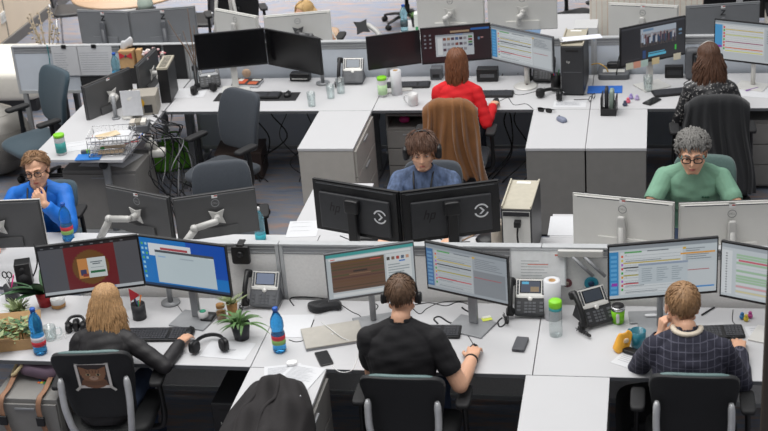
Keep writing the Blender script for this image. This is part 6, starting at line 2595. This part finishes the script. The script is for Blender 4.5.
    t = thing('desk_mat', 'black desk mat under the keyboard of the empty third row place', 'mat', at(257, 97), 0)
    MB('soft_black').box(-.36, .36, -.10, .10, 0, .003).build('mat', t)
    keyboard('black keyboard on the black mat in front of the twin black monitors', (*at(259, 96.5)[:2], TOP+.0038), 0, w=.38)
    mouse('black mouse on the black mat right of the keyboard', (*at(288, 96)[:2], TOP+.0038), 0)
    t = thing('docking_station', 'black docking station below the right-hand switched-off monitor', 'dock', at(301, 80), -.05)
    MB('black_plastic').rbox((0, 0, .035), (.18, .09, .07), .2, 20).build('body', t)
    MB('silver_plastic').box(-.07, .07, -.0455, -.044, .02, .03).build('port_strip', t)
    phone('grey desk phone right of the twin black monitors', at(351, 82), 0, '*a8b0ba', 'mid_plastic', 'silver_plastic', 55)
    glass('empty drinking glass nearest the black desk mat', at(312, 106), .12, .036)
    glass('middle of three drinking glasses right of the black mat', at(331, 98), .12, .036)
    glass('drinking glass nearest the grey desk phone, right of three', at(341, 93), .13, .038)
    t = thing('cork_coaster', 'small round cork coaster leaning at the divider under the black monitors', 'coaster', (P(246, 70, .82).x, 4.80, TOP+.05))
    MB('#d8b89c').lathe([(0, 0), (.04, 0), (.04, .008), (0, .008)], n=24, X=rot('X', PI/2)).build('disc', t)
    # red jumper woman's desk
    tub('white tub with lime lid and printed label left of the red jumper woman', at(383, 96), .17, .04, band='#b8d8a8')
    paper_roll('white paper towel roll behind the white mug in the third row', at(397, 94), .21, .045)
    mug('white mug left of the red jumper woman', at(413.5, 105), 'mug_white', .1, .042, 3.0)
    keyboard('black keyboard left of the red jumper woman', at(408, 86), .05, w=.38)
    keyboard('small black keyboard right of the red jumper woman', at(493, 95), .0, w=.34)
    mouse('black mouse under the hand of the red jumper woman', at(496, 103), 0)
    t = thing('docking_station', 'black docking station under the maroon screen right of the red jumper woman', 'dock', at(488, 80), 0)
    MB('black_plastic').box(-.09, .09, -.05, .05, 0, .11).build('body', t, bevel=.006)
    MB('mid_plastic').box(-.06, .06, -.053, -.0505, .04, .07).build('port_strip', t)
    t = thing('docking_station', 'grey docking box left of the red jumper woman\'s head', 'dock', at(437, 78), 0)
    MB('mid_plastic').box(-.05, .05, -.05, .05, 0, .1).build('body', t, bevel=.006)
    MB('black_plastic').box(-.03, .03, -.053, -.0505, .02, .05).build('port_strip', t)
    phone('black desk phone with handset off to its left behind the slanted grey schedule screen', at(541, 80), -.05, '*404650', 'dark_plastic', 'dark_plastic', 45)
    cable('long thin cable across the desk right of the red jumper woman', [at(495, 97), at(506, 90), at(518, 95), at(534, 92), at(545, 88)], .003)
    cable('second thin cable curling right of the red jumper woman', [at(500, 101), at(508, 98), at(514, 105), at(526, 104), at(533, 109)], .003)
    cable('black cable by the stand of the slanted grey schedule screen', [at(502, 76), at(506, 66), at(514, 64), at(518, 74)], .004)
    pen_pot('black pen pot with a red and a green marker left of the dark tower', at(556, 90), 'black_plastic', [(2.4, '#d03030', '#d03030', .16), (.6, '#2a9a50', '#2a9a50', .15), (4.5, '#3050a0', None, .15), (5.4, '#2a2a2e', None, .16)], .042, .14)
    headphones('black headphones in front of the pen pot beside the dark tower', at(550, 99), -.4, s=1.2)
    tower('dark computer tower standing upright on the third row desk', (P(574, 96).x, P(574, 96).y+.22, TOP+E_), -.05, .185, .42, .42, side='dark_plastic', front='#2e2f32', top='#b0a998')
    paper('printed sheet in front of the dark tower', at(570, 104), -.03, .26, .15, 9)
    t = thing('sunglasses', 'dark sunglasses folded on the left grey return cabinet', 'sunglasses', at(545, 112.5), -.35)
    for q in (-1, 1):
        MB('screen_off').rbox((q*.034, 0, .02), (.058, .008, .04), .7, 18).build('lens', t)
        MB('black_plastic').tube(smooth_path([(q*.066, .004, .03), (q*.06, .05, .012), (q*.0, .06, .008)]), .0035, 6).build('temple', t)
    MB('black_plastic').tube([(-.012, 0, .028), (.012, 0, .028)], .003, 6).build('bridge', t)
    mouse('small grey-blue mouse on the left grey return cabinet', at(561.5, 121), .7, '#7c8296')
    # sequin woman's desk
    t = thing('conference_phone', 'grey flat conference phone with curled black cable by the crowd-photo screen', 'phone', at(614, 76), 0)
    MB('mid_plastic').rbox((0, 0, .03), (.26, .2, .06), .25, 24, None, None, lambda x, y, z: (x, y, z+.12*y)).build('body', t)
    MB('silver_plastic').box(-.09, .09, -.07, .0, .055, .060).build('key_panel', t)
    b = MB('black_plastic')
    b.rbox((.01, .04, .085), (.14, .07, .05), .5, 18)
    b.build('handset', t)
    cable('yellow network cable at the divider right of the dark tower', [(1.72, 4.80, .83), (1.78, 4.74, .86), (1.84, 4.7, .84), (1.86, 4.7, .80)], .005, 'cable_yellow')
    cable('black cable looping up behind the conference phone', [(1.93, 4.62, .80), (1.96, 4.70, .95), (2.05, 4.74, .98), (2.2, 4.72, .95)], .005)
    t = thing('folder', 'bright blue folder in front of the conference phone', 'folder', at(605, 90), 0)
    MB('#2a6cc8').box(-.14, .14, -.08, .08, 0, .008).build('cover', t, bevel=.002)
    MB('paper').box(-.135, .1395, -.0805, .075, .0082, .0095).build('sheets', t) if False else None
    t = thing('desk_organiser', 'black upright desk organiser holding glasses cases and tools', 'organiser', at(609, 113), -.06)
    b = MB('black_plastic')
    b.box(-.06, .06, -.07, .1, 0, .012)
    b.box(-.06, .06, -.07, -.06, .012, .06)
    b.box(-.06, -.05, -.07, .1, .012, .15)
    b.box(.05, .06, -.07, .1, .012, .13)
    b.build('rack', t, bevel=.003)
    MB('#8a9a90').rbox((.02, .03, .1), (.04, .09, .18), .4, 16).build('case', t)
    MB('#2e2e32').rbox((-.02, .02, .11), (.03, .1, .2), .4, 16).build('pouch', t)
    t = thing('spectacles', 'black spectacles left of the black desk organiser', 'glasses', at(592, 100), 1.2)
    b = MB('black_plastic')
    for q in (-1, 1):
        b.tube([Vector((q*.035+.026*math.cos(2*PI*k/16), .0, .022+.02*math.sin(2*PI*k/16))) for k in range(17)], .003, 6)
        b.tube([(q*.062, 0, .028), (q*.064, .06, .02), (q*.06, .13, .006)], .003, 6)
    b.tube([(-.01, 0, .026), (.01, 0, .026)], .003, 6)
    b.build('frame', t)
    glass('drinking glass in front of the crowd-photo screen', at(648, 91), .13, .038)
    for (x, y, c, l) in ((631, 99, '#a090c8', 'tiny lilac figurine on the sequin woman\'s desk'), (628, 103, '#e06a80', 'tiny pink figurine on the sequin woman\'s desk'), (637, 100, '#b8a8d0', 'pale mauve round toy on the sequin woman\'s desk'), (625, 106, '#4a5068', 'tiny dark figurine on the sequin woman\'s desk')):
        b = MB(c)
        b.rbox((0, 0, .014), (.04, .03, .028), .8, 14)
        b.ball((.0, 0, .034), .013, 10)
        tag(b.build('figurine', loc=at(x, y)), l, 'figurine')
    t = thing('smartphone', 'dark smartphone left of the sequin woman\'s keyboard', 'phone', at(652, 102), -.6)
    MB('black_plastic').rbox((0, 0, .006), (.08, .16, .012), .15, 24, e2=.3).build('body', t)
    MB('screen_off').box(-.035, .035, -.072, .072, .0115, .0125).build('screen', t)
    keyboard('black keyboard in front of the woman in the sequin top', at(675, 93), .25, w=.36)
    t = thing('card_holder', 'small black box under the crowd-photo screen', 'box', at(674, 77), 0)
    MB('black_plastic').box(-.075, .075, -.03, .03, 0, .1).build('body', t, bevel=.005)
    MB('dark_plastic').box(-.06, .06, -.033, -.0305, .03, .07).build('slot', t)
    t = thing('loudspeaker', 'grey and black upright device right of the crowd-photo screen', 'speaker', at(692, 78), .05)
    MB('mid_plastic').rbox((0, 0, .13), (.12, .1, .26), .3, 20).build('cabinet', t)
    MB('black_plastic').rbox((.02, -.05, .14), (.05, .02, .2), .4, 16).build('handset', t)
    # sticky notes along the lower bezel of the crowd-photo screen
    o = Vector((2.225, 4.5, 0))
    ax = Vector((math.cos(math.radians(31)), math.sin(math.radians(31)), 0))
    no = Vector((ax.y, -ax.x, 0))
    for i, (u, c, l) in enumerate(((-.22, '#dcdcc8', 'cream'), (-.15, '#e8a890', 'salmon'), (-.085, '#c4dcd4', 'pale green'), (.02, '#e8d4a4', 'buff'), (.22, '#e4dcc4', 'ivory'))):
        b = MB(c)
        b.box(-.034, .034, -.002, 0, 0, .055)
        p = o+ax*u+no*.0125
        tag(b.build('sticky_note', loc=(p.x, p.y, .935), rz=math.radians(31)), l+' sticky note on the lower edge of the crowd-photo screen', 'note')
    paper('white sheets at the right edge on the sequin woman\'s desk', at(755, 92), -.2, .3, .24, 0)
    t = thing('ballpoint_pen', 'purple pen on the white sheets at the right edge', 'pen', (*at(752, 90)[:2], TOP+.003), .6)
    MB('#8a5aa8').cyl((-.06, 0, .006), (.06, 0, .006), .005, n=8).build('barrel', t)
    MB('chrome').cyl((.06, 0, .006), (.072, 0, .006), .004, .0015, n=8).build('tip', t)
    cable('cables behind the right-hand schedule screen in the third row', [at(716, 74), at(730, 68), at(745, 66), at(764, 64)], .004)
    cable('coiled cord of the grey device right of the crowd-photo screen', [at(690, 80), at(684, 84), at(688, 88), at(680, 90)], .005)
    t = thing('round_toy', 'pink round toy on the open shelf of the pedestal by the brown coat', 'toy', (.2, 4.22, .545))
    MB('#c02a78').rbox((0, 0, .03), (.09, .06, .055), .8, 18).build('body', t)
    MB('#a02064').ball((0, -.0, .06), .012, 10).build('knob', t)
    R = random.Random(14)
    for i in range(9):
        x0 = -1.3+.16*i*.9
        pts = [(x0, 4.62, TOP-.15), (x0+R.uniform(-.1, .1), 4.55, .5), (x0+R.uniform(-.2, .2), 4.5, .3), (x0+R.uniform(-.2, .2), 4.35, .12), (x0+R.uniform(-.2, .3), 4.2, .012)]
        cable('black cable drooping under the empty third row desk', pts, R.uniform(.004, .007), group='cables under the empty third row desk')
    for i in range(7):
        x0 = 1.0+.08*i
        pts = [(x0, 4.6, TOP-.15), (x0+R.uniform(-.1, .1), 4.5, .45), (x0+R.uniform(-.1, .2), 4.4, .2), (x0+R.uniform(-.2, .2), 4.2, .012)]
        cable('black cable drooping under the red jumper woman\'s desk', pts, R.uniform(.004, .007), group='cables under the red jumper woman\'s desk')


def background_items():
    # cream sofa behind the far left divider
    t = thing('sofa', 'cream upholstered bench behind the far left divider', 'sofa', (-4.72, 6.35, 0))
    MB('cream').rbox((0, 0, .28), (1.9, 1.0, .34), .15, 40, e2=.35).build('seat', t)
    MB('dark_plastic').box(-.85, .85, -.4, .4, 0, .115).build('plinth', t)
    # round wooden table with chairs
    t = thing('round_table', 'round pale wooden table at the top left', 'table', (-3.35, 7.62, 0))
    MB('wood').lathe([(0, .715), (.62, .715), (.64, .727), (.63, .74), (0, .74)], n=48).build('tabletop', t)
    MB('dark_plastic').lathe([(.3, 0), (.3, .012), (.05, .04), (.05, .7145)], n=28).build('pedestal', t)

    def side_chair(label, loc, rz, m):
        t = thing('side_chair', label, 'chair', (*loc, 0), rz, 'chairs around the round wooden table')
        MB(m).rbox((0, 0, .45), (.44, .42, .04), .3, 20).build('seat', t)
        MB(m).rbox((0, -.22, .70), (.42, .03, .34), .3, 20, None, None, lambda x, y, z: (x, y+.3*x*x-.1*z, z)).build('backrest', t)
        for sx in (-1, 1):
            for sy in (-1, 1):
                MB('chrome').cyl((sx*.19, sy*.18, .43), (sx*.22, sy*.22, 0), .011, n=8).build('leg', t)
            MB('chrome').tube([(sx*.19, -.2, .43), (sx*.2, -.235, .6)], .011, 8).build('back_post', t)
        return t
    side_chair('dark side chair left of the round wooden table', (-4.15, 7.9), -1.3, 'dark_plastic')
    side_chair('pale side chair in front of the round wooden table', (-3.05, 6.72), .4, 'silver_pale')
    side_chair('dark side chair right of the round wooden table', (-2.55, 7.45), 1.5, 'black_plastic')
    t = thing('jug', 'pale green jug standing near the round wooden table', 'jug', (-2.72, 6.35, 0))
    MB('dark_plastic').lathe([(.14, 0), (.14, .02), (.02, .03), (.02, .9), (.1, .91), (.1, .925)], n=20).build('stand', t)
    MB('#b4c4b8').lathe([(0, .926), (.07, .926), (.08, .98), (.045, 1.09), (.0, 1.12)], n=22).build('body', t)
    # white poles and frames near the back left
    t = thing('easel', 'tall pale metal easel legs behind the back row', 'easel', (-1.85, 6.2, 0))
    for x, y in ((-.22, -.1), (.22, -.1), (0, .3)):
        MB('silver_pale').cyl((x, y, 0), (x*.1, y*.1+.05, 1.5), .016, n=10).build('leg', t)
    MB('silver_pale').cyl((-.2, -.08, .5), (.2, -.08, .5), .012, n=8).build('crossbar', t)
    # empty mount
    t = thing('monitor_mount', 'empty star-shaped monitor mount on an arm right of the blonde back row woman', 'monitor arm', (-.15, 5.02, TOP+E_))
    st = []
    for k in range(8):
        a = PI/4*k+PI/4
        rr = .085 if k % 2 == 0 else .045
        st.append((rr*math.cos(a), rr*math.sin(a)))
    b = MB('silver_dark')
    b.prism(st, 0, .01, X=tr(-.13, .06, .365) @ rot('X', PI/2) @ rot('Z', .2))
    b.build('mount_plate', t)
    b = MB('silver_pale')
    b.tube(smooth_path([(-.12, .085, .365), (-.07, .09, .36), (.02, .05, .29), (.0, .0, .2)]), .024, 10)
    b.build('arm', t)
    b = MB('alu_dark')
    b.cyl((0, 0, .01), (0, 0, .24), .018)
    b.box(-.04, .04, -.04, .04, 0, .012)
    b.build('clamp', t)
    # back row desk clutter
    base = Vector((.02, 5.25, TOP+E_))
    bottle('clear water bottle with blue cap on the back row desk beside the big silver monitors', (-.10+.02, 6.05, TOP+E_), .26, .036, 'water_clear', 'cap_blue', ('#3a4a50',))
    t = thing('white_carton', 'white carton with green and red print on the back row desk', 'box', (.08, 6.05, TOP+E_), .1)
    MB('#d8dcd6').box(-.06, .06, -.05, .05, 0, .18).build('carton', t, bevel=.003)
    b = MB('#3a9a60')
    b.box(-.05, .02, -.0515, -.05, .02, .06)
    b.box(.03, .05, -.0515, -.05, .1, .15, '#d04a50')
    b.build('print', t)
    leafy('small green plant among bottles on the back row desk', 'potted_plant', (.0, 6.2, TOP+E_), 'pot_dark', .04, .09, 26, .09, 'leaf', .012, 41, upright=.8, droop=.3)
    for i, (x, y) in enumerate(((1.28, 5.3), (1.44, 5.55), (1.6, 5.3))):
        b = MB('paper')
        b.box(-.13, .13, -.17, .17, 0, .02+.02*i)
        tag(b.build('paper_stack', loc=(x, y, TOP+E_), rz=.3*i-.2), ['stack of white paper right of the big silver monitors', 'middle stack of white paper on the back row desk', 'stack of white paper left of the silver monitor behind the crowd photo'][i], 'paper')
    t = thing('storage_box', 'white box with a blue mark beside the back right silver monitor', 'box', (1.66, 5.2, TOP+E_))
    MB('mug_white').box(-.1, .1, -.12, .12, 0, .32).build('box', t, bevel=.003)
    MB('#2a80c8').box(.05, .1005, -.1215, -.12, .2, .24).build('label', t)
    t = thing('clipboard', 'white clipboard lying across the top of the dark tower', 'clipboard', (P(583, 38, 1.19).x-.02, 4.42, TOP+.449), .25)
    MB('#e4e6ee').box(-.17, .17, -.05, .05, 0, .006).build('board', t)
    MB('silver_pale').box(-.17, -.15, -.04, .04, .0062, .012).build('clip', t)
    # white plank window blinds far right, behind
    t = thing('striped_board', 'pale lined paper panel leaning behind the far right silver monitors', 'board', (2.2, 6.05, 0))
    b = MB('cream')
    b.box(-.55, .55, 0, .03, .6, 1.25)
    for i in range(22):
        b.box(-.54+.05*i, -.535+.05*i, -.002, 0, .62, 1.23, '#d0b8a8')
    b.build('panel', t)
    for q in (-1, 1):
        MB('alu').box(q*.5-.02, q*.5+.02, .031, .06, 0, 1.2).build('leg', t)
    t = thing('storage_box', 'pale box with black lid at the top right corner', 'box', (3.28, 5.4, TOP+E_))
    MB('#cfcac0').box(-.11, .11, -.15, .15, 0, .34).build('box', t, bevel=.004)
    MB('black_plastic').box(-.115, .115, -.155, .155, .3405, .37).build('lid', t)
    t = thing('desk_phone', 'black desk phone at the top right corner behind the schedule screen', 'phone', (3.2, 4.99, TOP+E_))
    MB('black_plastic').rbox((0, 0, .09), (.2, .1, .18), .3, 18).build('body', t)
    MB('mid_plastic').box(-.07, .07, -.055, -.05, .06, .14).build('keypad', t)
    t = thing('trunk', 'grey box on the floor at the back behind the white desk wing', 'box', (1.15, 7.3, 0), .2)
    MB('#8a8480').box(-.25, .25, -.2, .2, 0, .3).build('box', t, bevel=.006)
    MB('#5a7898').box(-.255, .255, -.205, .205, .3005, .34).build('lid', t, bevel=.006)
    b = MB('#e8e8e4')
    b.box(0, .012, -.06, .06, -.06, .06)
    for q in (-1, 1):
        b.box(.012, .015, q*.03-.018, q*.03+.018, -.03, .03, '#c8c8c4')
    tag(b.build('wall_socket', loc=(-5.0395, 7.93, .37)), 'white double socket plate on the beige wall', 'socket')


make_camera()
lights()
room()
furniture()
monitors()
chairs()
people()
front_row_items()
middle_clutter()
second_row_items()
side_desk_items()
third_row_items()
background_items()
vs = SC.view_settings
SC.display_settings.display_device = 'sRGB'
vs.view_transform = 'Standard'
vs.look = 'None'
vs.exposure = -.13
vs.gamma = 1
vs.use_curve_mapping = False
